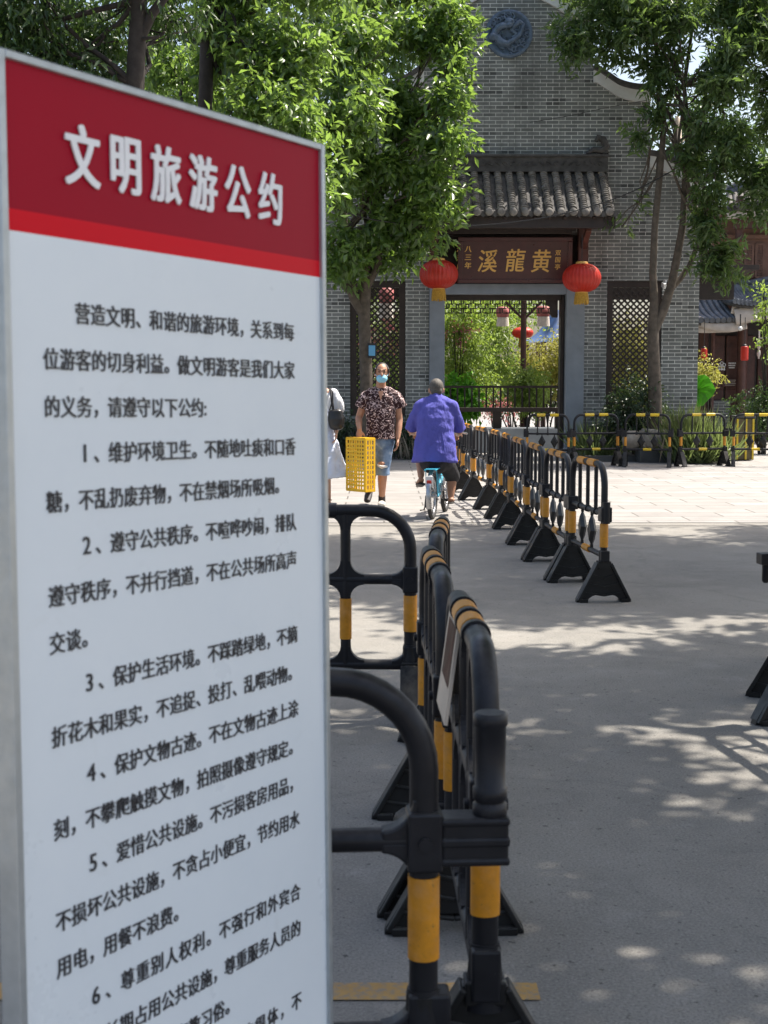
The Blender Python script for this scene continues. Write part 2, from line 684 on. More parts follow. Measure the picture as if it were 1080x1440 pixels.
def text_mesh(body, size, offset=0.0, extrude=.001, shear=0.0, align='LEFT'):
    c = bpy.data.curves.new('lettering', 'FONT')
    c.body = body
    c.size = size
    c.offset = offset
    c.extrude = extrude
    c.shear = shear
    c.align_x = align
    c.resolution_u = 3
    o = bpy.data.objects.new('lettering', c)
    COL.objects.link(o)
    dg = bpy.context.evaluated_depsgraph_get()
    me = bpy.data.meshes.new_from_object(o.evaluated_get(dg))
    vs = [v.co.copy() for v in me.vertices]
    fs = [tuple(p.vertices) for p in me.polygons]
    bpy.data.objects.remove(o)
    bpy.data.curves.remove(c)
    bpy.data.meshes.remove(me)
    return vs, fs


def add_text(mb, body, size, fn, offset=0.0, extrude=.001, shear=0.0, width=None, sx=1.0, sy=1.0, center=False):
    """fn maps (x, y, z) of the lettering to a point"""
    vs, fs = text_mesh(body, size, 0.0, extrude, shear)
    if not vs:
        return
    if offset:
        n0 = len(vs)
        vv, ff = [], []
        for k, (ox, oy) in enumerate(((0, 0), (1, .3), (-1, -.3), (.5, -.4), (-.5, .4))):
            vv += [Vector((v.x + ox * offset, v.y + oy * offset, v.z + k * .00004)) for v in vs]
            ff += [tuple(i + k * n0 for i in f) for f in fs]
        vs, fs = vv, ff
    x0, x1 = min(v.x for v in vs), max(v.x for v in vs)
    if width:
        sx = width / (x1 - x0)
    y0, y1 = min(v.y for v in vs), max(v.y for v in vs)
    out = []
    for v in vs:
        if center:
            out.append(fn((v.x - (x0 + x1) / 2) * sx, (v.y - (y0 + y1) / 2) * sy, v.z))
        else:
            out.append(fn((v.x - (x0 if width else 0)) * sx, v.y * sy, v.z))
    mb.add(out, fs)


# ------------------------------------------------------------------ leaves
def leaves(name, pts, d, nrm, L, W, mat, parent=None, fold=.25):
    n = len(pts)
    side = np.cross(d, nrm)
    side /= np.linalg.norm(side, axis=1)[:, None] + 1e-9
    up = np.cross(side, d)
    L = L[:, None]
    W = W[:, None]
    v = np.empty((n, 4, 3), np.float32)
    v[:, 0] = pts
    v[:, 1] = pts + d * L * .42 + side * W * .5 + up * W * fold
    v[:, 2] = pts + d * L - up * L * .12
    v[:, 3] = pts + d * L * .42 - side * W * .5 + up * W * fold
    base = (np.arange(n) * 4)[:, None]
    tri = np.concatenate([base + np.array([[0, 1, 2]]), base + np.array([[0, 2, 3]])], 1).reshape(-1)
    me = bpy.data.meshes.new(name)
    me.vertices.add(n * 4)
    me.vertices.foreach_set('co', v.reshape(-1))
    me.loops.add(n * 6)
    me.loops.foreach_set('vertex_index', tri.astype(np.int32))
    me.polygons.add(n * 2)
    me.polygons.foreach_set('loop_start', np.arange(0, n * 6, 3, dtype=np.int32))
    me.polygons.foreach_set('loop_total', np.full(n * 2, 3, np.int32))
    me.update(calc_edges=True)
    me.materials.append(M[mat] if isinstance(mat, str) else mat)
    ob = bpy.data.objects.new(name, me)
    COL.objects.link(ob)
    if parent is not None:
        ob.parent = parent
    return ob


def unit(a):
    return a / (np.linalg.norm(a, axis=1)[:, None] + 1e-9)


def crown(name, clumps, n, leaf, mat, parent, seed=1, twig=9, droop=.5, ratio=.42, tl=.35, shell=.45, upn=.8, pinnate=False, sub=0):
    """clumps: (x,y,z,rx,ry,rz[,weight]) ; leaves sit on short twigs spread through the clumps"""
    rg = np.random.default_rng(seed)
    C = np.array([c[:6] for c in clumps], float)
    wt = np.array([(c[6] if len(c) > 6 else 1) * (c[3] * c[4] * c[5]) ** (2 / 3) for c in clumps])
    if sub:                       # break every clump into smaller tufts with gaps between them
        sd0 = unit(rg.normal(size=(len(C), sub, 3)).reshape(-1, 3)).reshape(len(C), sub, 3)
        rr = rg.random((len(C), sub, 1)) ** .4 * .82
        sc = rg.uniform(.26, .52, (len(C), sub, 1))
        cen = C[:, None, :3] + sd0 * rr * C[:, None, 3:6]
        rad_ = C[:, None, 3:6] * sc * np.array([1.1, 1.1, .62])
        wt = (wt[:, None] * (sc[:, :, 0] ** 2)).reshape(-1)
        C = np.concatenate([cen, rad_], 2).reshape(-1, 6)
    nt_ = max(1, n // twig)
    idx = rg.choice(len(C), nt_, p=wt / wt.sum())
    dirs = unit(rg.normal(size=(nt_, 3)))
    rad = rg.random(nt_) ** shell
    # lumpy outline: radius scaled by a cheap pseudo noise on direction
    lump = 1 + .22 * np.sin(dirs[:, 0] * 5 + idx * 1.7) * np.cos(dirs[:, 2] * 6 + idx * 2.3) + .12 * rg.normal(size=nt_)
    tc = C[idx, :3] + dirs * C[idx, 3:6] * (rad * lump)[:, None]
    td = unit(dirs * .8 + rg.normal(size=(nt_, 3)) * .55 + np.array([0, 0, -droop]))
    tid = np.repeat(np.arange(nt_), twig)
    k = np.tile(np.arange(twig), nt_) / twig
    N_ = len(tid)
    tlen = tl * (.6 + .8 * rg.random(nt_))
    p = tc[tid] + td[tid] * (k * tlen[tid])[:, None] + rg.normal(size=(N_, 3)) * leaf * (.12 if pinnate else .32)
    if pinnate:
        sd_ = unit(np.cross(td, rg.normal(size=(nt_, 3))))[tid] * np.where(np.arange(N_) % 2 == 0, 1, -1)[:, None]
        d = unit(sd_ + td[tid] * .55 + rg.normal(size=(N_, 3)) * .15 + np.array([0, 0, -droop * .3]))
    else:
        d = unit(td[tid] * .55 + rg.normal(size=(N_, 3)) * .6 + np.array([0, 0, -droop * .6]))
    nn = unit(rg.normal(size=(N_, 3)) * .55 + np.array([0, 0, upn]))
    L = leaf * (.65 + .6 * rg.random(N_))
    W = L * ratio * (.85 + .3 * rg.random(N_))
    return leaves(name, p, d, nn, L, W, mat, parent)


def px_clumps(lst, Y0):
    """(px,py,rx,ry[,dY[,w]]) measured on the photo -> clumps at real distance"""
    out = []
    for c in lst:
        dy = c[4] if len(c) > 4 else 0
        wgt = c[5] if len(c) > 5 else 1
        p = at(c[0], c[1], Y0 + dy)
        k = (Y0 + dy) / F
        out.append((p.x, p.y, p.z, c[2] * k, (c[2] + c[3]) / 2 * k, c[3] * k, wgt))
    return out


def wobble(a, b, n, amp, seed):
    rg = random.Random(seed)
    a, b = Vector(a), Vector(b)
    o = []
    for i in range(n + 1):
        t = i / n
        s = math.sin(math.pi * t) * amp
        o.append(a.lerp(b, t) + Vector((rg.uniform(-s, s), rg.uniform(-s, s), rg.uniform(-s, s) * .4)))
    return o


def trunk_mesh(stems, clumps=(), fork=None, r_branch=.05, seed=3, n_br=10):
    mb = MB()
    for pts, rs in stems:
        mb.tube(pts, rs, 10)
    if fork is not None:
        rg = random.Random(seed)
        cl = list(clumps)
        rg.shuffle(cl)
        for i, c in enumerate(cl[:n_br]):
            f = fork[i % len(fork)]
            e = Vector(c[:3])
            pts = wobble(f, e, 6, (e - Vector(f)).length * .07, seed + i)
            mb.tube(pts, [r_branch * (1 - .13 * k) for k in range(7)], 7)
            for q in range(3):
                a = pts[3 + q % 3]
                b = e + Vector((rg.uniform(-1, 1) * c[3], rg.uniform(-1, 1) * c[4], rg.uniform(-.8, .8) * c[5])) * .9
                mb.tube(wobble(a, b, 4, .08, seed * 7 + i * 3 + q), [r_branch * .42, r_branch * .34, r_branch * .27, r_branch * .2, r_branch * .12], 5)
    return mb


def plant(name, label, cat, base, clumps, n, leaf, mat, seed, group=None, stems=5, stem_mat='barkdark', **k):
    t = thing(name, label, cat, base, group=group)
    b = Vector(base)
    loc = [(c[0] - b.x, c[1] - b.y, c[2] - b.z) + tuple(c[3:]) for c in clumps]
    crown('foliage', loc, n, leaf, mat, t, seed, **k)
    mb = MB()
    rg = random.Random(seed)
    for i in range(stems):
        c = loc[i % len(loc)]
        e = Vector(c[:3]) + Vector((rg.uniform(-.4, .4) * c[3], 0, rg.uniform(-.2, .4) * c[5]))
        s0 = Vector((rg.uniform(-.05, .05), rg.uniform(-.05, .05), 0))
        mb.tube(wobble(s0, e, 5, .06, seed + i), [.022, .02, .017, .014, .011, .008], 6)
    mb.build('stem', stem_mat, t)
    return t


# ================================================================== SETTING
def sheet(name, x0, x1, y0, y1, z, mat):
    me = bpy.data.meshes.new(name)
    me.from_pydata([(x0, y0, z), (x1, y0, z), (x1, y1, z), (x0, y1, z)], [], [(0, 1, 2, 3)])
    me.materials.append(M[mat])
    o = bpy.data.objects.new(name, me)
    COL.objects.link(o)
    o['kind'] = 'structure'
    return o


sheet('ground', -300, 300, -100, 500, 0, 'ground')
sheet('plaza', -16, 26, 15.15, 60, .004, 'plaza')


def line_mat():
    n = N('worn_yellow_road_paint')
    c = n.ramp(n.noise(9, 5, .7), [(.3, (.40, .22, .05)), (.7, (.52, .31, .08))])
    f = n.ramp(n.noise(35, 4, .7), [(.36, .95), (.56, .15)])
    return n.set(n.mix(f, c, (.22, .205, .18)), .75, 0, .3)


M['roadline'] = line_mat()
ln = sheet('road_marking', -2.2, gnd(757, 1395).x, gnd(600, 1408).y, gnd(600, 1384).y, .004, 'roadline')

# expansion joints in the concrete
mb = MB()
for (y, ww) in ((14.8, .009),):
    mb.box((2, y, .0022), (36, ww, .0044))
mb.build('pavement_joint', 'darkstone')['kind'] = 'structure'

# ================================================================== GATE BUILDING
GY = 28.7                       # front face of the wall
AXP = 711.5
GX0 = at(AXP, 600, GY).x        # axis of symmetry


def gx(px, Y=GY):
    return at(px, 600, Y).x


def gz(py, Y=GY):
    return at(716, py, Y).z


PX = GY / F * 1.0
prof = [(0, -24), (20, -17), (40, -2), (63, 11), (80, 22), (100, 28), (116.5, 30)]
prof2 = [(116.5, 116), (135, 126), (152, 137), (175, 143), (196, 143)]
prof3 = [(196, 236), (220, 243), (240, 254), (268, 276)]
holes = [(851, 928, 395, 585), (492.5, 570, 395, 585)]
gate_hole = (603, 820, 330, 700)


def smooth_prof(p, n=8):
    xs = [a[0] for a in p]
    ys = [a[1] for a in p]
    out = []
    for i in range(len(p) - 1):
        m = []
        for j in (i, i + 1):
            if 0 < j < len(p) - 1:
                m.append((ys[j + 1] - ys[j - 1]) / (xs[j + 1] - xs[j - 1]))
            else:
                m.append(0.0)
        hgt = xs[i + 1] - xs[i]
        for k in range(n):
            t = k / n
            h00 = 2 * t ** 3 - 3 * t ** 2 + 1
            h10 = t ** 3 - 2 * t ** 2 + t
            h01 = -2 * t ** 3 + 3 * t ** 2
            h11 = t ** 3 - t ** 2
            out.append((xs[i] + t * hgt, h00 * ys[i] + h10 * hgt * m[0] + h01 * ys[i + 1] + h11 * hgt * m[1]))
    out.append(p[-1])
    return out


P1, P2, P3 = smooth_prof(prof, 5), smooth_prof(prof2, 5), smooth_prof(prof3, 5)


def top_py(d):
    d = abs(d)
    p = P1 if d < 116.5 else (P2 if d < 196 else P3)
    for i in range(len(p) - 1):
        if p[i][0] <= d <= p[i + 1][0]:
            t = (d - p[i][0]) / max(1e-6, p[i + 1][0] - p[i][0])
            return p[i][1] * (1 - t) + p[i + 1][1] * t
    return p[-1][1]


gate = thing('gate_building', 'tall grey brick gateway wall with white curved stepped coping and tiled canopy', 'gateway', (GX0, GY, 0))


def G(px, py, dy=0.0):
    """point on the wall plane, local to the gate"""
    return Vector((gx(px) - GX0, dy, gz(py)))


WALL_T = .55
mb = MB()
xs = sorted(set([AXP + s_ * p[0] for s_ in (-1, 1) for pr in (P1, P2, P3) for p in pr] + [h[0] for h in holes] + [h[1] for h in holes] + [603, 820]))
eps = 1e-3
for i in range(len(xs) - 1):
    a, b = xs[i], xs[i + 1]
    if b - a < 1e-6:
        continue
    mid = (a + b) / 2
    side = 1 if mid > AXP else -1
    za, zb = gz(top_py(a - AXP + eps)), gz(top_py(b - AXP - eps))
    iv = [(0.0, None)]
    cut = None
    for h in holes:
        if h[0] - .01 <= mid <= h[1]:
            cut = (gz(h[3]), gz(h[2]))
    if gate_hole[0] < mid < gate_hole[1]:
        cut = (0.0, gz(gate_hole[2]))
    xa, xb = gx(a) - GX0, gx(b) - GX0
    segs = []
    if cut is None:
        segs.append(((0, 0), (za, zb)))
    else:
        if cut[0] > .01:
            segs.append(((0, 0), (cut[0], cut[0])))
        segs.append(((cut[1], cut[1]), (za, zb)))
    for (lo, hi) in segs:
        vs = [(xa, 0, lo[0]), (xb, 0, lo[1]), (xb, 0, hi[1]), (xa, 0, hi[0]), (xa, WALL_T, lo[0]), (xb, WALL_T, lo[1]), (xb, WALL_T, hi[1]), (xa, WALL_T, hi[0])]
        fs = [(0, 1, 2, 3), (5, 4, 7, 6), (3, 2, 6, 7), (4, 5, 1, 0)]
        # side faces only where there is a break
        mb.add(vs, fs)
# reveals
def reveal(px, py0, py1, facing):
    x = gx(px) - GX0
    z0, z1 = (gz(py0) if py0 < 690 else 0), gz(py1)
    mb.add([(x, 0, z0), (x, WALL_T, z0), (x, WALL_T, z1), (x, 0, z1)], [(0, 1, 2, 3)])
for h in holes:
    reveal(h[0], h[3], h[2], 1)
    reveal(h[1], h[3], h[2], -1)
reveal(603, 700, 330, 1)
reveal(820, 700, 330, -1)
for s_ in (-1, 1):
    reveal(AXP + s_ * 268, 700, top_py(267.9), s_)
    reveal(AXP + s_ * 116.5, 117, top_py(116.4), s_)
    reveal(AXP + s_ * 196, 236, top_py(195.9), s_)
me = bpy.data.meshes.new('wall')
me.from_pydata([tuple(v) for v in mb.v], [], mb.f)
me.materials.append(M['brick'])
wl = bpy.data.objects.new('wall', me)
COL.objects.link(wl)
wl.parent = gate

# coping: white band and dark tile cap following each tier
def coping_strip(p, side, th, y0, y1, lift, name, mat):
    mb = MB()
    m = len(p)
    vs = []
    for (d, py) in p:
        x = gx(AXP + side * d) - GX0
        z = gz(py) + lift
        vs += [(x, y0, z), (x, y1, z), (x, y1, z + th), (x, y0, z + th)]
    fs = []
    for i in range(m - 1):
        a, b = i * 4, i * 4 + 4
        for k in range(4):
            k2 = (k + 1) % 4
            fs.append((a + k, a + k2, b + k2, b + k))
    fs += [(3, 2, 1, 0), tuple((m - 1) * 4 + k for k in range(4))]
    mb.add(vs, fs)
    return mb.build(name, mat, gate)


full1 = [(-d, y) for d, y in reversed(P1)][:-1] + P1
def strip_full(th, y0, y1, lift, name, mat):
    return coping_strip(full1, 1, th, y0, y1, lift, name, mat)
strip_full(.30, -.07, WALL_T + .07, .003, 'coping', 'coping')
strip_full(.10, -.16, WALL_T + .16, .305, 'coping_tiles', 'tiledark')
for s_ in (-1, 1):
    coping_strip(P2, s_, .22, -.07, WALL_T + .07, .003, 'coping', 'coping')
    coping_strip(P2, s_, .10, -.16, WALL_T + .16, .225, 'coping_tiles', 'tiledark')
    coping_strip(P3, s_, .22, -.07, WALL_T + .07, .003, 'coping', 'coping')
    coping_strip(P3, s_, .10, -.16, WALL_T + .16, .225, 'coping_tiles', 'tiledark')

# medallion
mc = G(711.4, 48)
mb = MB()
rad = 32.5 * PX
ring = []
for (r, y) in ((0.001, -.055), (rad * .80, -.05), (rad * .86, -.075), (rad * .97, -.075), (rad, -.04), (rad, .02)):
    ring.append((r, y))
vs, fs = [], []
nn_ = 40
for (r, y) in ring:
    for k in range(nn_):
        a = 2 * math.pi * k / nn_
        vs.append(mc + Vector((math.cos(a) * r, y, math.sin(a) * r)))
for i in range(len(ring) - 1):
    for k in range(nn_):
        fs.append((i * nn_ + k, i * nn_ + (k + 1) % nn_, (i + 1) * nn_ + (k + 1) % nn_, (i + 1) * nn_ + k))
mb.add(vs, fs, True)
med = mb.build('medallion', 'slate', gate)
mb = MB()
def mp(a, b, y=-.09):
    return mc + Vector((a * rad, y, b * rad))
body = []
for k in range(60):                       # coiling dragon body
    t = k / 59
    if t < .5:
        u = t / .5
        body.append(mp(-.08 - .62 * math.sin(u * 2.6), .28 - .62 * u + .10 * math.sin(u * 9), -.10 - .02 * math.sin(u * 12)))
    else:
        u = (t - .5) / .5
        body.append(mp(-.40 + 1.02 * u + .05 * math.sin(u * 10), -.36 - .18 * math.sin(u * math.pi) + .72 * u ** 2, -.10))
mb.tube(body, [.035 + .045 * math.sin(math.pi * min(1, .15 + k / 62)) for k in range(60)], 8)
mb.tube([mp(.62, .34), mp(.45, .46), mp(.2, .30), mp(.1, .12), mp(.3, -.05), mp(.12, -.2)], [.03, .05, .055, .05, .045, .03], 8)
mb.ball(mp(0, .42, -.11), (.105, .06, .10))
mb.ball(mp(0, .30, -.14), (.07, .055, .05))
for s_ in (-1, 1):
    mb.tube([mp(s_ * .10, .52), mp(s_ * .22, .66), mp(s_ * .18, .78)], [.022, .018, .008], 6)
    mb.tube([mp(s_ * .10, .34), mp(s_ * .32, .36), mp(s_ * .44, .22)], [.016, .014, .006], 6)
    mb.ball(mp(s_ * .10, .47, -.155), .022)
rg = random.Random(4)
for k in range(90):                       # clouds and scales round the rim
    a = rg.uniform(0, 2 * math.pi)
    r = rg.uniform(.30, .84)
    q = rg.uniform(.035, .075)
    c = mp(math.cos(a) * r, math.sin(a) * r, -.065)
    pts = []
    s0 = rg.uniform(0, 6)
    for j in range(9):
        th = s0 + j * .62
        rr = q * (1 - j * .085)
        pts.append(c + Vector((math.cos(th) * rr, -.012, math.sin(th) * rr)))
    mb.tube(pts, .014, 5)
mb.build('dragon_relief', 'slate', med)

# lattice windows with dark frames
def lattice_window(px0, px1, py0, py1):
    fr = MB()
    x0, x1, z0, z1 = gx(px0) - GX0 + .003, gx(px1) - GX0 - .003, gz(py1) + .003, gz(py0) - .003
    fw_ = .125
    y = .10
    fr.box(((x0 + fw_ / 2), y, (z0 + z1) / 2), (fw_, .12, z1 - z0))
    fr.box(((x1 - fw_ / 2), y, (z0 + z1) / 2), (fw_, .12, z1 - z0))
    fr.box(((x0 + x1) / 2, y, z1 - fw_ / 2), (x1 - x0 - 2 * fw_, .12, fw_))
    fr.box(((x0 + x1) / 2, y, z0 + fw_ / 2), (x1 - x0 - 2 * fw_, .12, fw_))
    wn = fr.build('lattice_window', 'darkwood', gate)
    a0, a1, b0, b1 = x0 + fw_, x1 - fw_, z0 + fw_, z1 - fw_
    lt = MB()
    st = .125
    W_, H_ = a1 - a0, b1 - b0
    for sgn in (1, -1):
        c = -H_
        while c < W_:
            # line x = c + t, z = t (sgn) clipped
            t0, t1 = max(0, -c), min(H_, W_ - c)
            if t1 - t0 > .02:
                pa = (c + t0, t0)
                pb = (c + t1, t1)
                f = lambda p: Vector((a0 + p[0] if sgn > 0 else a1 - p[0], y + .02 * sgn, b0 + p[1]))
                lt.bar(f(pa), f(pb), .03, .024, (0, 1, 0))
            c += st
    # little rings at the crossings
    nx, nz = int(W_ / st * 1), int(H_ / st)
    for i in range(nx + 1):
        for j in range(nz + 1):
            cx, cz = a0 + st / 2 * .9 + i * st, b0 + st / 2 + j * st
            if cx + .03 < a1 and cz + .03 < b1:
                lt.tube([Vector((cx + .04 * math.cos(k * .785), y, cz + .04 * math.sin(k * .785))) for k in range(8)], .008, 4, False, True)
    lt.build('lattice', 'darkwood', wn)


for h in holes:
    lattice_window(*h)

# doorway: dressed stone posts, lintel, dark inner frame
for (a, b) in ((603, 625), (794, 820)):
    mb = MB()
    x0, x1 = gx(a) - GX0 + .004, gx(b) - GX0 - .004
    mb.box(((x0 + x1) / 2, WALL_T / 2 - .02, gz(399) / 2), (x1 - x0, WALL_T + .08, gz(399)))
    mb.box(((x0 + x1) / 2, -.03, .10), (x1 - x0 + .06, .16, .2))
    mb.build('door_post', 'greystone', gate, bevel=.012)
mb = MB()
xl, xr = gx(603) - GX0 + .004, gx(820) - GX0 - .004
mb.box(((xl + xr) / 2, WALL_T / 2 - .02, (gz(399) + gz(414)) / 2), (xr - xl - .6, WALL_T + .04, gz(399) - gz(414) - .003))
xi0, xi1 = gx(625) - GX0, gx(790) - GX0
mb.build('lintel', 'greystone', gate, bevel=.01)
mb = MB()
mb.box((gx(792) - GX0 - .02, WALL_T / 2 + .05, gz(414) / 2), (.07, .3, gz(414) - .02))
mb.box(((xi0 + xi1) / 2, WALL_T / 2 + .05, gz(417)), (xi1 - xi0 - .01, .3, .11))
# corner bracket, right
br_ = [(0, 0), (0, -.36), (-.10, -.36), (-.16, -.28), (-.16, -.14), (-.24, -.10), (-.24, 0)]
mb.prism(br_, (gx(787) - GX0 - .03, WALL_T / 2 + .05, gz(420)), (1, 0, 0), (0, 0, 1), (0, 1, 0), .12)
mb.build('inner_frame', 'darkwood', gate)
# fretwork panel hanging under the inner frame
mb = MB()
fx0, fx1 = gx(625) - GX0, gx(775) - GX0
fz0, fz1 = gz(439), gz(420)
cell = .098
nx = int((fx1 - fx0) / cell)
yy = WALL_T / 2 + .05
t_ = .022
for i in range(nx + 1):
    x = fx0 + i * cell
    low = .5 + .5 * (abs(i - nx / 2) / (nx / 2)) ** 2
    H_ = (fz1 - fz0)
    for j in range(3):
        z1 = fz1 - j * H_ / 3
        z0 = z1 - H_ / 3
        if (i + j) % 2 == 0:
            mb.box((x, yy, (z0 + z1) / 2), (t_, .03, H_ / 3))
        else:
            mb.box((x + cell / 2, yy, (z0 + z1) / 2), (t_, .03, H_ / 3))
        mb.box((x + (cell * .3 if (i * 3 + j) % 2 else cell * .7), yy + .002, z0), (cell * .95, .026, t_))
mb.build('fretwork', 'darkwood', gate)

# canopy roof
roof_x0, roof_x1 = gx(576) - GX0, gx(848) - GX0
ZR, ZE = gz(243), gz(300, GY - 1.15)
YR, YE = -.05, -1.15
mb = MB()
mb.add([(roof_x0, YR, ZR), (roof_x1, YR, ZR), (roof_x1, YE, ZE), (roof_x0, YE, ZE), (roof_x0, YR, ZR - .08), (roof_x1, YR, ZR - .08), (roof_x1, YE, ZE - .05), (roof_x0, YE, ZE - .05)],
       [(0, 1, 2, 3), (4, 5, 6, 7), (0, 1, 5, 4), (1, 2, 6, 5), (2, 3, 7, 6), (3, 0, 4, 7)])
roof = mb.build('canopy_roof', 'tiledark', gate)
ncol = 17
mb = MB()
slope = Vector((0, YE - YR, ZE - ZR))
Ls = slope.length
sdir = slope.normalized()
snor = Vector((0, sdir.z, -sdir.y))
if snor.z < 0:
    snor = -snor
rg = random.Random(11)
for c in range(ncol):
    x = roof_x0 + (c + .5) * (roof_x1 - roof_x0) / ncol
    nseg = 19
    for k in range(nseg):
        t0, t1 = k / nseg * Ls, min(Ls, (k + 1.25) / nseg * Ls) + .02
        jx, jr = rg.uniform(-.008, .008), rg.uniform(-.006, .006)
        vs, fs = [], []
        m = 8
        for (t, rr, lift) in ((t0, .064 + jr, .003), (t1, .075 + jr, .022 + rg.uniform(0, .008))):
            base = Vector((x + jx, YR, ZR)) + sdir * t + snor * lift
            for i in range(m + 1):
                a = math.pi * i / m
                vs.append(base + Vector((math.cos(a) * rr, 0, 0)) + snor * (math.sin(a) * rr * .82))
        for i in range(m):
            fs.append((i, i + 1, m + 2 + i, m + 1 + i))
        fs.append(tuple(range(m + 1, 2 * m + 2)))
        mb.add(vs, fs, True)
        mb.sm[-1] = False
    e = Vector((x, YR, ZR)) + sdir * (Ls + .03) + snor * .05
    mb.ball(e, (.080, .03, .074), 12, 6)
mb.build('tile_rolls', 'tile', roof)
mb = MB()
for c in range(ncol + 1):                                   # drip tiles between the rolls
    x = roof_x0 + c * (roof_x1 - roof_x0) / ncol
    mb.prism([(-.06, .05), (.06, .05), (.05, -.02), (0, -.07), (-.05, -.02)], Vector((x, YE - .02, ZE - .01)), (1, 0, 0), (0, 0, 1), (0, 1, 0), .02)
mb.build('drip_tile_row', 'tiledark', roof)
# ridge and its scroll ornament
mb = MB()
rx0, rx1 = gx(575) - GX0, gx(848) - GX0
zt = gz(228)
mb.box(((rx0 + rx1) / 2, -.09, (ZR + zt) / 2 + .04), (rx1 - rx0, .16, zt - ZR + .08))
mb.box(((rx0 + rx1) / 2, -.10, zt + .10), (rx1 - rx0 + .04, .24, .045))
for s_ in (1, -1):
    xe = rx1 if s_ > 0 else rx0
    mb.tube([(xe - s_ * .42, -.14, zt + .14), (xe - s_ * .28, -.14, zt + .22), (xe - s_ * .12, -.14, zt + .20), (xe - s_ * .03, -.14, zt + .28), (xe - s_ * .10, -.14, zt + .42), (xe - s_ * .2, -.14, zt + .46), (xe - s_ * .24, -.14, zt + .38)], [.03, .06, .075, .08, .075, .06, .035], 8)
    mb.tube([(xe - s_ * .1, -.14, zt + .13), (xe - s_ * .02, -.14, zt + .2), (xe + s_ * .01, -.14, zt + .14)], [.05, .05, .03], 8)
for k in range(26):
    x = rx0 + .15 + k * (rx1 - rx0 - .3) / 25
    mb.tube([(x + .05 * math.cos(j * .8), -.175, (ZR + zt) / 2 + .05 + .035 * math.sin(j * .8 + k)) for j in range(7)], .012, 5)
mb.build('ridge', 'tiledark', roof, bevel=.01)
# fascia beam, brackets, purlin
mb = MB()
mb.box(((roof_x0 + roof_x1) / 2, YE + .14, ZE - .16), (roof_x1 - roof_x0 + .05, .12, .22))
mb.box(((gx(609) + gx(815)) / 2 - GX0, -.16, gz(326)), (gx(798) - gx(626), .28, .14))
for k in range(14):
    x = roof_x0 + .1 + k * (roof_x1 - roof_x0 - .2) / 13
    mb.bar((x, -.02, ZR - .17), (x, YE + .06, ZE - .09), .06, .07)
mb.build('eaves_beam', 'darkwood', roof, bevel=.008)
for px in (609, 815):
    mb = MB()
    x = gx(px) - GX0
    mb.box((x, -.14, gz(350)), (.20, .26, gz(322) - gz(385)))
    mb.bar((x, -.1, gz(352)), (x, YE + .2, ZE - .26), .11, .12)
    mb.ball((x, -.32, gz(385)), (.09, .09, .12), 10, 6)
    mb.build('canopy_bracket', 'redwood', roof, bevel=.01)
# dark soffit board behind the plaque
mb = MB()
mb.box(((gx(603) + gx(820)) / 2 - GX0, .30, (gz(330) + gz(398)) / 2), (gx(820) - gx(603) - .012, .3, gz(330) - gz(399) - .004))
mb.build('transom_board', 'darkwood', gate)
# dark stone plinth and threshold
for (a, b) in ((445, 601), (822, 978)):
    mb = MB()
    x0, x1 = gx(a) - GX0, gx(b) - GX0
    mb.box(((x0 + x1) / 2, -.045, .30), (x1 - x0, .09, .60))
    mb.build('plinth', 'darkstone', gate, bevel=.012)

# lower garden wall running on to the left of the gateway
gw = thing('garden_wall', 'lower grey brick garden wall running on left of the gateway', 'wall', (gx(443) - 6.05, GY + .3, 0))
mb = MB()
mb.box((0, 0, 1.35), (12.0, .36, 2.7))
mb.build('wall_body', 'brick', gw)
mb = MB()
mb.prism([(-.32, 0), (.32, 0), (.30, .06), (0, .26), (-.30, .06)], (0, 0, 2.702), (0, 1, 0), (0, 0, 1), (1, 0, 0), 12.1)
mb.build('wall_coping', 'tiledark', gw)

# plaque
pq = thing('name_plaque', 'dark red lacquered name plaque with gold calligraphy over the gateway', 'plaque', (GX0, GY - .10, 0))
mb = MB()
pa, pb = gx(642) - GX0, gx(800) - GX0
za, zb = gz(399), gz(335)
tilt = Matrix.Rotation(R(6), 4, 'X')
pc = Vector(((pa + pb) / 2, -.09, (za + zb) / 2))
def PQ(x, z, y=0):
    return pc + (tilt @ Vector((x, y, z)))
pw, ph = pb - pa, zb - za
def pbox(mb, x, z, y, sx, sz, sy):
    mb.box(PQ(x, z, y), (sx, sy, sz), tilt.to_3x3())
pbox(mb, 0, 0, 0, pw - .16, ph - .14, .04)
mb.build('board', 'plaque', pq)
mb = MB()
pbox(mb, 0, ph / 2 - .04, -.012, pw, .08, .07)
pbox(mb, 0, -ph / 2 + .04, -.012, pw, .08, .07)
pbox(mb, pw / 2 - .045, 0, -.014, .09, ph - .163, .07)
pbox(mb, -pw / 2 + .045, 0, -.014, .09, ph - .163, .07)
mb.build('moulding', 'plaque', pq, bevel=.01)
mb = MB()
pcx, pcy = (643 + 803) / 2, (335 + 399) / 2
def plq(ch, px, py, hpx, off=.012, sh=.12, sx=1.0, k=PX):
    cx, cz = (px - pcx) * PX, -(py - pcy) * PX
    add_text(mb, ch, hpx * PX, lambda x, y, z: PQ(cx + x, cz + y, -.022 - z), off, .006, sh, center=True, sx=sx)
for ch, px, py in (('溪', 685, 368), ('龍', 724, 367), ('黄', 759, 368)):
    plq(ch, px, py, 33, .007, .14, .84)
mb.build('title_lettering', 'gold', pq)
mb = MB()
for i, ch in enumerate('八三年'):
    plq(ch, 658, 352 + i * 11, 9.5, .004, .1)
for i, ch in enumerate('清溪口'):
    plq(ch, 646.5, 352 + i * 12, 8.5, .002, .1)
mb.build('dated_inscription', 'gold', pq)
mb = MB()
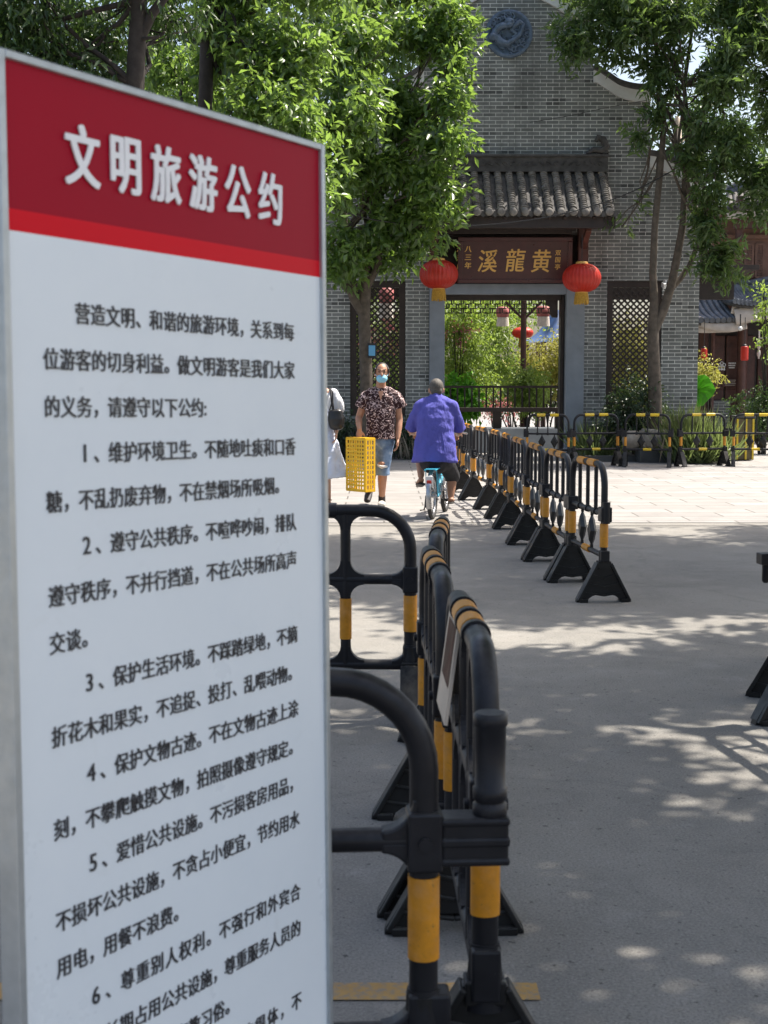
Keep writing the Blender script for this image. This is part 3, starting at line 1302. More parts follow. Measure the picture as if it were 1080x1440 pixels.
for i, ch in enumerate('双国亭'):
    plq(ch, 782, 357 + i * 9.5, 8, .002, .1)
mb.build('small_inscription', 'gold', pq)


# ------------------------------------------------------------------ lanterns
def big_lantern(px, py, Y, label, rxp=27, ryp=20, group='red lanterns at the gateway'):
    c = at(px, py, Y)
    k = Y / F
    t = thing('red_lantern', label, 'lantern', c, group=group)
    rx, rz = rxp * k, ryp * k
    n, m = 120, 16
    mb = MB()
    vs, fs = [], []
    for i in range(m + 1):
        th = .16 + (math.pi - .32) * i / m
        for q in range(n):
            a = 2 * math.pi * q / n
            rib = 1 - .045 * abs(math.cos(a * 15)) ** 6
            s_ = math.sin(th) ** .8
            vs.append((math.cos(a) * rx * s_ * rib, math.sin(a) * rx * s_ * rib, -math.cos(th) * rz))
    for i in range(m):
        for q in range(n):
            fs.append((i * n + q, i * n + (q + 1) % n, (i + 1) * n + (q + 1) % n, (i + 1) * n + q))
    mb.add(vs, fs, True)
    mb.build('lantern_shade', 'lantern', t)
    mb = MB()
    mb.lathe([(rx * .30, -.03), (rx * .33, 0), (rx * .30, .035), (rx * .1, .05)], (0, 0, rz * .98), 20)
    mb.lathe([(rx * .26, -.05), (rx * .33, -.02), (rx * .30, .03)], (0, 0, -rz * .98), 20)
    mb.build('cap', 'gold', t)
    mb = MB()
    rg = random.Random(int(px))
    for q in range(44):
        a = 2 * math.pi * q / 44
        r = rx * .30
        x, y = math.cos(a) * r, math.sin(a) * r
        mb.tube([(x, y, -rz * 1.02), (x * 1.12, y * 1.12, -rz * 1.02 - .10), (x * 1.15 + rg.uniform(-.01, .01), y * 1.15, -rz * 1.02 - .20 + rg.uniform(-.03, .02))], .012, 5)
    mb.build('tassel', 'goldfringe', t)
    mb = MB()
    mb.tube([(0, 0, rz), (0, 0, rz + .55)], .008, 6)
    mb.build('cord', 'cable', t)
    return t


big_lantern(617, 386, 27.75, 'red round lantern hanging left of the plaque, below the leaves')
big_lantern(818, 391, 27.75, 'red round lantern hanging right of the plaque, against the bricks')

# ================================================================== BEYOND THE GATE
# low stone platform with bench railing
pl = MB()
pz = at(700, 603, 30.6).z
pl.box(((gx(560, 30.6) + gx(900, 30.6)) / 2, 31.3, pz / 2), (gx(900, 30.6) - gx(560, 30.6), 1.4, pz))
tag(pl.build('stone_platform', 'greystone', bevel=.015), 'low grey stone platform behind the gateway opening', 'platform')
Yr = 31.0
rl = thing('bench_railing', 'black timber bench railing seen through the gateway opening', 'railing', (gx(715, Yr), Yr, pz))
def RLz(py):
    return at(715, py, Yr).z - pz
rw0, rw1 = gx(560, Yr) - gx(715, Yr), gx(870, Yr) - gx(715, Yr)
mb = MB()
mb.box(((rw0 + rw1) / 2, 0, RLz(544)), (rw1 - rw0, .07, .05))
mb.build('top_rail', 'darkwood', rl)
mb = MB()
mb.box(((rw0 + rw1) / 2, -.1, RLz(576)), (rw1 - rw0, .4, .09))
mb.build('seat', 'darkwood', rl)
mb = MB()
x = rw0 + .04
while x < rw1:
    mb.box((x, 0, (RLz(545) + RLz(576)) / 2), (.035, .035, RLz(545) - RLz(576)))
    x += .156
mb.build('baluster_row', 'darkwood', rl)
for px in (640, 698, 785):
    mb = MB()
    mb.box((gx(px, Yr) - gx(715, Yr), -.1, RLz(576) / 2), (.17, .22, RLz(576)))
    mb.build('leg', 'darkwood', rl)


def small_lantern(px, py, Y, wp, h1, h2, label, mat='pinklamp'):
    c = at(px, py, Y)
    k = Y / F
    t = thing('palace_lantern', label, 'lantern', c, group='small lanterns behind the gateway')
    r = wp * k / 2
    mb = MB()
    mb.lathe([(r * .5, h1 * k * .5), (r * .95, h1 * k * .38), (r * 1.0, 0), (r * .9, -h1 * k * .42), (r * .6, -h1 * k * .5)], (0, 0, 0), 6)
    mb.build('lantern_shade', mat, t)
    mb = MB()
    for q in range(26):
        a = 2 * math.pi * q / 26
        mb.tube([(math.cos(a) * r * .7, math.sin(a) * r * .7, -h1 * k * .5), (math.cos(a) * r * .8, math.sin(a) * r * .8, -h1 * k * .5 - h2 * k)], .02, 5)
    mb.build('tassel', 'fringe', t)
    mb = MB()
    mb.tube([(0, 0, h1 * k * .4), (0, 0, h1 * k * .5 + .5)], .01, 5)
    mb.build('cord', 'cable', t)


small_lantern(707, 439, 30.2, 19, 15, 12, 'faded pink hexagonal lantern with white fringe, left of the timber post')
small_lantern(764, 438, 30.2, 20, 15, 13, 'faded pink hexagonal lantern with white fringe, right of the timber post')
small_lantern(543, 416, 30.4, 22, 22, 20, 'pink lantern with white fringe seen through the left lattice window')
big_lantern(735, 468, 36, 'distant red lantern behind the timber post in the garden', 15, 8, 'lanterns in the garden')

# timber post with struts in the garden pavilion
pt = thing('pavilion_post', 'brown timber pavilion post with slanting struts in the garden', 'post', (gx(735, 33), 33, 0))
mb = MB()
mb.tube([(0, 0, 0), (0, 0, at(735, 395, 33).z)], .068, 12)
mb.build('post', 'redwood', pt)
mb = MB()
for s_ in (-1, 1):
    mb.tube([(0, 0, at(735, 450, 33).z), (s_ * .42, 0, at(735, 424, 33).z)], .028, 8)
mb.build('strut', 'redwood', pt)
mb = MB()
mb.box((0, 0, at(735, 412, 33).z + .1), (9.6, .25, .5))
mb.box((0, .02, at(735, 398, 33).z + .30), (10.4, 1.6, .1))
mb.build('pavilion_beam', 'darkwood', pt)

# garden pieces: blue-roofed pavilion far away
bp = thing('blue_pavilion', 'distant blue pointed pavilion roof on the right of the gateway view', 'pavilion', (gx(780, 44), 44, 0))
mb = MB()
kz = lambda py: at(780, py, 44).z
prof_ = []
for t in np.linspace(0, 1, 9):
    prof_.append((.08 + 1.15 * (1 - (1 - t) ** .45 * 1.0) + .02, kz(436) + (kz(482) - kz(436)) * t))
mb.lathe(prof_, (0, 0, 0), 8)
mb.build('roof', simple('deep_blue_glazed_tile', (.03, .07, .17), .35, .3, 4), bp)
mb = MB()
for a in range(6):
    mb.tube([(math.cos(a * 1.047) * .9, math.sin(a * 1.047) * .9, 0), (math.cos(a * 1.047) * .9, math.sin(a * 1.047) * .9, kz(480))], .08, 8)
mb.build('column', 'redwood', bp)

def gplant(px, py, rx, ry, Y, n, leaf, mat, seed, label, extra=(), name='garden_bush', cat='bush', **k):
    n = int(n * 1.9)
    cl = px_clumps([(px, py, rx, ry)] + list(extra), Y)
    b = at(px, py, Y)
    return plant(name, label, cat, (b.x, b.y, 0), cl, n, leaf, mat, seed, group=k.pop('group', 'bushes in the garden behind the gate'), **k)


gplant(650, 500, 38, 55, 34, 4200, .10, 'leafC', 21, 'tall bright green bush at the left of the gateway opening', [(640, 450, 30, 30), (665, 540, 30, 25)])
gplant(695, 505, 32, 52, 36.5, 4200, .10, 'leafC', 22, 'bright green bush left of the garden post', [(690, 445, 30, 30), (715, 540, 28, 22)])
gplant(720, 430, 45, 30, 42, 2600, .12, 'leafC', 23, 'light green tree top high behind the garden post', [(675, 425, 35, 25, 0), (640, 420, 30, 25, 0)])
gplant(770, 515, 34, 34, 34.5, 3600, .085, 'leafD', 24, 'golden yellow bush at the right of the gateway opening', [(795, 500, 18, 40), (755, 540, 25, 20)])
gplant(742, 545, 22, 26, 32.4, 2000, .09, 'leafC', 25, 'pale green bush hiding the foot of the garden post')
gplant(640, 560, 22, 22, 33, 900, .20, 'bigleaf', 26, 'bright lime broad-leaved plant behind the railing, far left', ratio=.55)
gplant(735, 560, 70, 16, 35, 2600, .08, 'leafB', 27, 'low dark green shrub behind the railing balusters')
gplant(700, 570, 22, 9, 33.5, 160, .08, 'pinkleaf', 28, 'pink flowering plant behind the railing')
gplant(645, 466, 20, 12, 33.4, 110, .07, 'pinkleaf', 29, 'pink blossom on the bush at the left of the gateway opening')
gplant(540, 470, 45, 80, 33, 3600, .10, 'leafC', 30, 'green bush showing through the left lattice window', [(545, 560, 40, 40)])
gplant(545, 465, 25, 25, 32.5, 240, .09, 'pinkleaf', 130, 'pink blossom showing through the left lattice window')
gplant(885, 490, 34, 45, 33.5, 3200, .09, 'leafD', 31, 'yellow bush showing through the right lattice window', [(890, 540, 35, 40)])
gplant(895, 560, 40, 40, 35, 1800, .09, 'leafB', 32, 'dark green bush low behind the right lattice window')

# ================================================================== RIGHT HOUSE
HY = 36.0
hs = thing('timber_house', 'old two storey timber house with curved tiled eaves, right of the gateway', 'house', (gx(1040, HY), HY, 0))
HX0 = gx(1040, HY)
def H(px, py, dy=0):
    p = at(px, py, HY)
    return Vector((p.x - HX0, dy, p.z))
mb = MB()
z_mid = H(1040, 440).z
xa, xb = H(960, 500).x, H(1300, 500).x
mb.box(((xa + xb) / 2, 1.2, z_mid / 2), (xb - xa, .3, z_mid))
mb.build('ground_floor_wall', 'darkwood', hs)
mb = MB()
zt = H(1040, 280).z
xa2 = H(1018, 400).x
mb.box(((xa2 + xb) / 2, 1.6, (z_mid + zt) / 2), (xb - xa2, .3, zt - z_mid))
mb.build('upper_wall', 'tanwood', hs)
mb = MB()
for px in (1000, 1010, 1052, 1100, 1150):
    p = H(px, 500)
    mb.tube([(p.x, .6 if px > 1005 else .9, 0), (p.x, .6 if px > 1005 else .9, z_mid)], .13 if px != 1010 else .05, 12)
mb.build('column', 'redwood', hs)
# door panels
mb = MB()
for (p0, p1) in ((1014, 1032), (1034, 1052), (1056, 1076), (1080, 1100)):
    a, b = H(p0, 500).x, H(p1, 500).x
    mb.box(((a + b) / 2, 1.02, H(0, 545).z / 2 + .02), (b - a, .05, H(0, 545).z))
    for (q0, q1) in ((548, 470),):
        mb.box(((a + b) / 2, 1.0, (H(0, q0).z + H(0, q1).z) / 2), (b - a, .06, H(0, q1).z - H(0, q0).z))
mb.build('door_panel', 'redwood', hs, bevel=.02)
mb = MB()
for (p0, p1) in ((1013, 1040), (1060, 1078)):
    a, b = H(p0, 500).x, H(p1, 500).x
    mb.box(((a + b) / 2, .90, H(0, 575).z - .25), (b - a, .12, .9))
mb.build('brick_dado', 'brick', hs)
# upper windows
for (p0, p1) in ((1051, 1062), (1066, 1078), (1082, 1094)):
    a, b = H(p0, 400).x, H(p1, 400).x
    z0, z1 = H(0, 384).z, H(0, 336).z
    mb = MB()
    mb.box(((a + b) / 2, 1.42, (z0 + z1) / 2), (b - a, .04, z1 - z0))
    wn = mb.build('window', 'window', hs)
    mb = MB()
    for k in range(7):
        x = a + (b - a) * k / 6
        mb.box((x, 1.38, (z0 + z1) / 2), (.018 if 0 < k < 6 else .05, .03, z1 - z0))
    for k in range(14):
        z = z0 + (z1 - z0) * k / 13
        mb.box(((a + b) / 2, 1.37, z), (b - a, .025, .016 if 0 < k < 13 else .05))
    mb.build('lattice', 'tanwood', wn)
mb = MB()
for py in (394, 325, 410):
    z = H(0, py).z
    mb.box(((xa2 + xb) / 2, 1.38, z), (xb - xa2, .1, .10))
mb.build('floor_beam', 'tanwood', hs)

# curved eave roofs: a sheet swept between an upper and lower curve
def eave(name, upper, lower, mat, ribs, thick=.10, tip=None):
    """upper/lower: lists of local points of the same length"""
    n = len(upper)
    mb = MB()
    vs, fs = [], []
    rows = 6
    for r in range(rows + 1):
        t = r / rows
        for i in range(n):
            p = Vector(upper[i]).lerp(Vector(lower[i]), t)
            p.z -= .12 * math.sin(math.pi * t)
            vs.append(p)
    for r in range(rows):
        for i in range(n - 1):
            fs.append((r * n + i, r * n + i + 1, (r + 1) * n + i + 1, (r + 1) * n + i))
    mb.add(vs, fs, True)
    o = mb.build(name, 'tiledark', hs)
    sol = o.modifiers.new('thick', 'SOLIDIFY')
    sol.thickness = thick
    mb = MB()
    for k in range(ribs):
        u = (k + .5) / ribs * (n - 1)
        i = int(u)
        f = u - i
        pts = []
        for r in range(rows + 1):
            t = r / rows
            a = Vector(upper[i]).lerp(Vector(upper[min(i + 1, n - 1)]), f)
            b = Vector(lower[i]).lerp(Vector(lower[min(i + 1, n - 1)]), f)
            p = a.lerp(b, t * 1.03)
            p.z += .05 - .12 * math.sin(math.pi * t)
            pts.append(p)
        mb.tube(pts, .075, 8)
    mb.build('tile_rolls', mat, o)
    mb = MB()
    mb.tube([Vector(p) + Vector((0, .02, .10)) for p in upper], [(.10, .15)] * n, 8, ref=(0, 1, 0))
    mb.tube([Vector(p) + Vector((0, .0, .27)) for p in upper], .075, 8)
    mb.build('ridge', 'bluetile', o)
    mb = MB()
    mb.tube([Vector(p) + Vector((0, .12, -.16)) for p in lower], [(.03, .13)] * n, 6, ref=(0, 1, 0))
    mb.build('fascia', 'plaster', o)
    return o


up_, lo_ = [], []
for k in range(13):
    t = k / 12
    px = 1016 + t * 150
    sag = 397 + 14 * math.sin(min(1, t * 2.2) * math.pi * .62) - 8 * max(0, t - .28) * 3.2
    up_.append(H(px, sag, .9))
    lo_.append(H(px + 10 - 4 * t, 432 - 10 * max(0, t - .15) * 2.4 - (6 * (1 - t) ** 6), -.35))
eave('right_eaves', up_, lo_, 'bluetile', 26)
up_, lo_ = [], []
for k in range(9):
    t = k / 8
    px = 940 + t * 80
    up_.append(H(px, 434 - 38 * t ** 1.7, 1.0))
    lo_.append(H(px + 14 * t, 448 + 4 * math.sin(t * 3) + 2 * t, -.2))
eave('left_eaves', up_, lo_, 'bluetile', 12)
mb = MB()
cv = []
for k in range(10):
    t = k / 9
    cv.append(H(975 + 72 * t, 450 + 9 * math.sin(t * math.pi * .9) + 3 * t, -.15))
mb.tube(cv, [(.05, .13)] * 10, 8, ref=(0, 1, 0))
cv = [H(1030 + 60 * k / 6, 446 - 12 * k / 6, -.25) for k in range(7)]
mb.tube(cv, [(.05, .22)] * 7, 8, ref=(0, 1, 0))
mb.build('plastered_eave_board', 'plaster', hs)
# side gable seen above the left eaves
mb = MB()
a = H(978, 405)
b = H(1016, 440)
mb.box(((a.x + b.x) / 2, 1.9, (a.z + b.z) / 2), (b.x - a.x, .3, a.z - b.z))
mb.build('plaster_gable', 'plaster', hs)
mb = MB()
for px in (989, 1003):
    p = H(px, 413)
    mb.box((p.x, 1.73, p.z), (.12, .05, .26))
mb.build('gable_vent', 'window', hs)
# top roof corner
up_, lo_ = [], []
for k in range(9):
    t = k / 8
    up_.append(H(1052 + 130 * t, 262 - 40 * t, 2.2))
    lo_.append(H(1028 + 150 * t, 290 - 9 * math.sin(t * 1.6) , .3))
eave('top_eaves', up_, lo_, 'tiledark', 16)
mb = MB()
p = H(1054, 300)
mb.box((p.x, 1.0, p.z), (.16, .16, 1.1))
p = H(1090, 296)
mb.box((p.x, .9, p.z), (1.6, .12, .7))
mb.build('gable_timber', 'redwood', hs)


def tube_lantern(px, py0, py1, Y, wpx, label):
    c = at(px, (py0 + py1) / 2, Y)
    k = Y / F
    t = thing('cylinder_lantern', label, 'lantern', c, group='cylinder lanterns at the timber house')
    h = (py1 - py0) * k / 2
    r = wpx * k / 2
    mb = MB()
    prof = [(r * .7, -h), (r * .98, -h * .88)]
    for q in range(9):
        prof.append((r * (1.0 if q % 2 else .97), -h * .8 + q * h * .2))
    prof += [(r * .98, h * .88), (r * .7, h)]
    mb.lathe(prof, (0, 0, 0), 20)
    mb.build('lantern_shade', 'lantern', t)
    mb = MB()
    mb.lathe([(r * .66, 0), (r * .66, .03), (r * .2, .05)], (0, 0, h), 14)
    mb.tube([(0, 0, h), (0, 0, h + .7)], .008, 5)
    mb.build('hanger', 'cable', t)


tube_lantern(990, 490, 506, 35.2, 9, 'small red cylinder lantern above the yellow shrub')
tube_lantern(1047, 487, 507, 35.0, 11, 'small red cylinder lantern above the white door stickers')

# white stickers and notice on the house front
st = thing('door_sticker', 'white flower shaped logo and three short lines on the dark house front', 'sticker', (HX0, HY, 0))
mb = MB()
def HP(px, py, y):
    p = at(px, py, HY)
    return Vector((p.x - HX0, y, p.z))
for k in range(5):
    a = k * 2 * math.pi / 5 + math.pi / 2
    c = HP(1027.5 + 3.3 * math.cos(a), 513.5 - 3.3 * math.sin(a), .945)
    mb.tube([c + Vector((math.cos(q) * .042, 0, math.sin(q) * .042)) for q in np.linspace(0, 2 * math.pi, 10)[:-1]], .011, 5, False, True)
for k in range(3):
    c = HP(1024 + 3.5 * k, 519, .945)
    mb.ball(c, (.028, .008, .028), 8, 5)
mb.build('logo', 'white_letter', st)
mb = MB()
for k, (x0, x1) in enumerate(((1037, 1048), (1037, 1047), (1037.5, 1046))):
    a, b = HP(x0, 510 + k * 3.2, .945), HP(x1, 510 + k * 3.2, .945)
    n_ = 5
    for q in range(n_):
        m = a.lerp(b, (q + .5) / n_)
        mb.box(m, ((b.x - a.x) / n_ * .78, .006, .034))
mb.build('caption', 'white_letter', st)
nb = thing('notice_board', 'brown framed notice board on the house front below the white logo', 'notice board', (HX0, HY, 0))
mb = MB()
a, b = HP(1028, 532, .93), HP(1050, 544, .93)
mb.box(((a.x + b.x) / 2, .93, (a.z + b.z) / 2), (b.x - a.x, .04, a.z - b.z))
mb.build('board', 'redwood', nb, bevel=.01)
mb = MB()
for k in range(4):
    c = HP(1039, 534.5 + k * 2.4, .905)
    mb.box((c.x, .905, c.z), (.30 - .04 * (k % 2), .006, .018))
mb.build('lettering', 'plaster', nb)
wl_ = thing('wind_chime', 'pale hanging ornament under the house eaves at the right edge', 'ornament', at(1067, 490, 35.1))
mb = MB()
mb.tube([(0, 0, .45), (0, 0, -.25)], .02, 6)
mb.ball((0, 0, .1), (.06, .06, .12), 10, 6)
mb.ball((0, 0, -.12), (.045, .045, .1), 10, 6)
mb.bar((0, 0, .25), (.2, 0, .26), .03, .03)
mb.build('pendant', 'plaster', wl_)
bl = thing('light_bulb', 'white bulb hanging below the house eaves', 'bulb', at(1041, 462, 35.2))
mb = MB()
mb.ball((0, 0, 0), .055, 12, 8)
mb.build('globe', 'white_metal', bl)
mb = MB()
mb.tube([(0, 0, .04), (0, 0, .35)], .015, 6)
mb.build('socket', 'cable', bl)

# ================================================================== TREES
# left tree, in front of the left lattice window
TLY = 26.4
cl = px_clumps([
    (588, 40, 62, 52, -.5), (627, 140, 36, 42, -1.2), (622, 205, 40, 40, -1.4), (606, 262, 46, 36, -1.0), (594, 318, 34, 30, -.6),
    (560, 150, 60, 55, -.3), (545, 235, 60, 50, -.6), (540, 310, 55, 45, -.4), (540, 352, 46, 24, 0), (590, 352, 18, 14, -.3),
    (490, 60, 60, 55, -1.5), (480, 160, 62, 55, -1.8), (478, 255, 45, 50, -1.4), (478, 345, 36, 42, -.8), (500, 374, 26, 18, -.4),
    (420, 90, 50, 60, -1.0), (410, 200, 50, 60, -1.0), (560, -50, 90, 60, 0), (632, -40, 50, 40, .4), (450, -60, 80, 60, -1), (628, 45, 32, 45, -.6), (636, 98, 24, 22, -1), (622, 292, 28, 22, -1.2)], TLY)
tb = at(516, 640, TLY)
tl_ = thing('broadleaf_tree', 'leafy tree with forked trunk in front of the left lattice window', 'tree', (tb.x, TLY, 0), group='broadleaf trees')
loc = lambda c, b: [(q[0] - b[0], q[1] - b[1], q[2]) + tuple(q[3:]) for q in c]
clL = loc(cl, (tb.x, TLY))
def LP(px, py, Y, base, dy=0):
    p = at(px, py, Y)
    return Vector((p.x - base[0], p.y - base[1] + dy, p.z))
bs = (tb.x, TLY)
stems = [([LP(517, 640, TLY, bs), LP(516, 560, TLY, bs), LP(514, 500, TLY, bs), LP(512, 445, TLY, bs), LP(513, 420, TLY, bs)], [.14, .122, .115, .11, .10]),
         ([LP(512, 442, TLY, bs), LP(498, 420, TLY, bs), LP(489, 390, TLY, bs), LP(484, 330, TLY, bs), LP(482, 240, TLY, bs)], [.10, .095, .085, .075, .05]),
         ([LP(513, 425, TLY, bs), LP(514, 390, TLY, bs), LP(519, 330, TLY, bs), LP(540, 230, TLY, bs), LP(560, 120, TLY, bs)], [.11, .10, .09, .075, .045]),
         ([LP(490, 410, TLY, bs, -.1), LP(472, 392, TLY, bs, -.2), LP(458, 384, TLY, bs, -.3)], [.05, .04, .03]),
         ([LP(518, 400, TLY, bs), LP(533, 372, TLY, bs, -.2), LP(536, 320, TLY, bs, -.3)], [.07, .06, .04])]
trunk_mesh(stems, clL, [LP(484, 330, TLY, bs), LP(540, 230, TLY, bs), LP(519, 330, TLY, bs)], .045, 5, 16).build('trunk', 'bark', tl_)
crown('crown', clL, 27000, .175, 'leafA', tl_, 11, twig=8, droop=.35, ratio=.44, tl=.28, shell=.45, upn=.55, sub=11)

# nearer dark trees behind the notice
def tree(name, label, base, Y, stems_px, clumps, n, leaf, mat, seed, bark='bark', forks=None, nb=10, group='broadleaf trees', rb=.04, **k):
    t = thing(name, label, 'tree', (base, Y, 0), group=group)
    bs = (base, Y)
    stems = [([LP(px, py, Y, bs, dy) for (px, py, dy) in pts], rs) for pts, rs in stems_px]
    c2 = loc(clumps, bs)
    fk = [stems[0][0][-1]] if forks is None else [LP(px, py, Y, bs) for px, py in forks]
    trunk_mesh(stems, c2, fk, rb, seed, nb).build('trunk', bark, t)
    crown('crown', c2, n, leaf, mat, t, seed, **k)
    return t


Y2 = 17.0
cl = px_clumps([(40, 40, 70, 60), (110, 90, 70, 50), (60, 120, 60, 40), (150, 20, 60, 50, .6), (240, 20, 60, 40, 1.0), (20, -40, 80, 60), (140, -70, 90, 60), (260, -60, 70, 50, .5), (-70, 60, 90, 120), (60, 200, 70, 60, .5), (170, 170, 60, 60, .8)], Y2)
tree('broadleaf_tree', 'dark leaning tree behind the left end of the red notice header', at(190, 600, Y2).x, Y2,
     [([(192, 715, 0), (190, 500, 0), (188, 300, 0), (189, 150, 0), (192, 70, 0), (196, 0, 0), (200, -90, 0)], [.14, .13, .12, .11, .105, .09, .06]),
      ([(194, 60, 0), (212, 22, 0), (236, -10, 0), (262, -60, 0)], [.07, .06, .05, .04]),
      ([(196, 55, 0), (208, 57, -.1), (228, 57, -.2)], [.03, .022, .01])],
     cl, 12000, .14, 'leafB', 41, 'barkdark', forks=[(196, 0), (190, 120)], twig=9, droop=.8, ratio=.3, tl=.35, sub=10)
Y3 = 20.0
cl = px_clumps([(330, 60, 55, 50), (380, 110, 60, 50, -.6), (350, 160, 60, 40, -.8), (420, 160, 50, 50, -1), (420, 60, 50, 50, -.5), (290, 130, 40, 40, .5), (240, 90, 40, 40, .8), (340, -20, 80, 50), (430, -30, 60, 50), (440, 230, 40, 50, -.8), (300, 230, 80, 60, .5), (390, 260, 60, 60)], Y3)
tree('broadleaf_tree', 'glossy leaved tree rising behind the right end of the red notice header', at(287, 600, Y3).x, Y3,
     [([(285, 690, 0), (284, 450, 0), (285, 250, 0), (289, 140, 0), (291, 60, 0), (292, -10, 0), (300, -90, 0)], [.13, .12, .11, .10, .095, .08, .05]),
      ([(292, 30, 0), (312, -10, 0), (330, -50, 0)], [.06, .05, .035])],
     cl, 16000, .14, 'leafA', 42, 'barkdark', forks=[(291, 60), (292, -10), (287, 190)], nb=12, twig=8, droop=.4, ratio=.42, tl=.28, sub=10)

# background trees behind on the left
for i, (px, py, rx, ry, Y, n, lab) in enumerate([
        (60, 120, 150, 150, 33, 9000, 'far dark tree filling the gap left of the leaning trunk'),
        (300, 90, 150, 150, 36, 10000, 'far dark tree filling the gap between the two dark trunks'),
        (500, 60, 120, 110, 40, 7000, 'far tree behind the brick wall, above the left lattice window'),
        (985, 210, 70, 110, 44, 4200, 'far tree behind the right end of the brick wall')]):
    cl = px_clumps([(px, py, rx * .7, ry * .7), (px - rx * .5, py + 20, rx * .5, ry * .5), (px + rx * .5, py + 10, rx * .5, ry * .5), (px, py + ry * .7, rx * .7, ry * .5), (px - rx * .4, py - ry * .5, rx * .5, ry * .5), (px + rx * .4, py - ry * .6, rx * .5, ry * .5)], Y)
    b = at(px, 600, Y).x
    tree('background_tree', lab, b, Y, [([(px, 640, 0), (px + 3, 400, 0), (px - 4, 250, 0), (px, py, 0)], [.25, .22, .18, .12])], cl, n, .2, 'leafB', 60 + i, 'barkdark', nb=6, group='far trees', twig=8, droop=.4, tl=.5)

# right tree with two stems in front of the right lattice window
TRY = 27.3
cl = px_clumps([
    (812, 62, 24, 20, -.8), (850, 36, 34, 24, -.6), (905, 38, 36, 24, -.5), (870, 5, 55, 28, -.4), (955, 30, 42, 32, -.4), (1010, 100, 34, 48, -.8), (1060, 60, 50, 65, -.6),
    (994, 178, 16, 32, -1.0), (1034, 205, 38, 45, -.9), (1078, 250, 30, 55, -.9), (1006, 258, 26, 26, -.8), (1000, 315, 24, 24, -.6), (1016, 348, 26, 24, -.5), (1002, 376, 18, 14, -.4), (1030, 382, 16, 10, -.5),
    (900, 188, 18, 12, -.3, .8), (940, 104, 18, 16, -.2, 1.0), (922, 160, 14, 16, -.2, 1.1), (960, 150, 11, 14, -.2, .8), (972, 215, 14, 18, -.5, 1.1), (918, 110, 14, 12, -.2, 1), (868, 74, 26, 11, -.2, 1.3), (912, 82, 22, 12, -.2, 1.3), (945, 70, 22, 16, -.2, 1.2), (795, 30, 14, 16, -.8, .7), (900, -45, 120, 45, 0), (1040, -30, 90, 55, 0), (1120, 120, 60, 100, 0), (875, 318, 10, 6, .2, .2), (902, 290, 12, 6, .2, .2)], TRY)
tree('tall_tree', 'slender two stemmed tree in front of the right lattice window', at(922, 640, TRY).x, TRY,
     [([(921, 645, 0), (921, 555, 0), (919, 500, 0), (918, 462, 0), (920, 419, 0), (918, 385, 0), (921, 316, 0), (928, 245, 0), (933, 186, 0), (928, 139, 0), (922, 60, 0), (925, -40, 0)], [.15, .135, .12, .11, .082, .072, .066, .062, .058, .05, .042, .03]),
      ([(919, 466, 0), (933, 436, .02), (945, 400, .04), (953, 360, .04), (961, 316, .05), (964, 257, .05), (968, 190, 0), (962, 120, 0), (975, 30, 0)], [.10, .098, .085, .078, .070, .062, .05, .042, .03]),
      ([(946, 404, .05), (958, 392, .1), (972, 372, .12), (988, 330, .1), (1000, 270, 0)], [.06, .055, .05, .045, .03]),
      ([(962, 150, 0), (948, 130, 0), (936, 110, 0)], [.04, .03, .02]),
      ([(966, 200, 0), (985, 160, -.2), (1010, 120, -.4), (1050, 70, -.5)], [.05, .045, .04, .03])],
     cl, 37000, .17, 'leafF', 43, 'bark', forks=[(928, 139), (968, 190), (988, 330), (962, 120), (1010, 120)], nb=16, twig=10, droop=.55, ratio=.32, tl=.32, sub=10, pinnate=True, shell=.5)

# yellow green branch at the right edge
gplant(1078, 420, 14, 26, 30, 330, .12, 'leafC', 44, 'bright green overhanging branch at the right edge by the house eaves', name='branch_shrub', extra=[(1090, 480, 12, 40)], group='shrubs by the timber house')

# street trees standing to the right, outside the picture, whose crowns shade the road
def shade_tree(label, base, crown_c, rr, n, seed, leaf=.13, h=2.8, ncl=24, extra=()):
    t = thing('street_tree', label, 'tree', (base[0], base[1], 0), group='street trees shading the road')
    rg = random.Random(seed)
    cl = []
    for k in range(ncl):
        a = rg.uniform(0, 6.283)
        q = rg.random() ** .5
        x, y = math.cos(a) * q * rr[0], math.sin(a) * q * rr[1]
        z = rg.uniform(-.5, .9) * rr[2]
        s_ = rg.uniform(.55, .95)
        cl.append((crown_c[0] - base[0] + x, crown_c[1] - base[1] + y, crown_c[2] + z, 1.05 * s_, 1.05 * s_, .62 * s_))
    cl += [(e[0] - base[0], e[1] - base[1], e[2], .8, .8, .45, 1.3) for e in extra]
    top = Vector((0, 0, h))
    trunk_mesh([([(0, 0, 0), (.05, 0, h * .5), (0, .05, h), (-.2, 0, h + 1.2)], [.24, .19, .17, .12])], cl, [top, Vector((-.2, 0, h + 1.2))], .07, seed, 18).build('trunk', 'bark', t)
    crown('crown', cl, n, leaf, 'leafA', t, seed, twig=9, droop=.3, tl=.4, ratio=.5)


shade_tree('spreading street tree standing right of the near road', (6.4, 4.6), (4.1, 5.0, 6.4), (4.1, 4.7, 1.1), 76000, 51, leaf=.19, ncl=52, extra=[(1.5, 2.6, 6.1), (2.3, 2.9, 6.3), (1.6, 3.6, 6.3), (2.6, 3.9, 6.5), (3.2, 3.0, 6.3), (2.0, 4.6, 6.5), (2.9, 2.0, 6.2), (3.4, 6.9, 6.7), (6.4, 6.2, 6.6)])
shade_tree('spreading street tree standing right of the middle road', (8.2, 14.0), (6.0, 13.6, 7.4), (4.0, 2.7, 1.0), 50000, 52, leaf=.19, ncl=46)

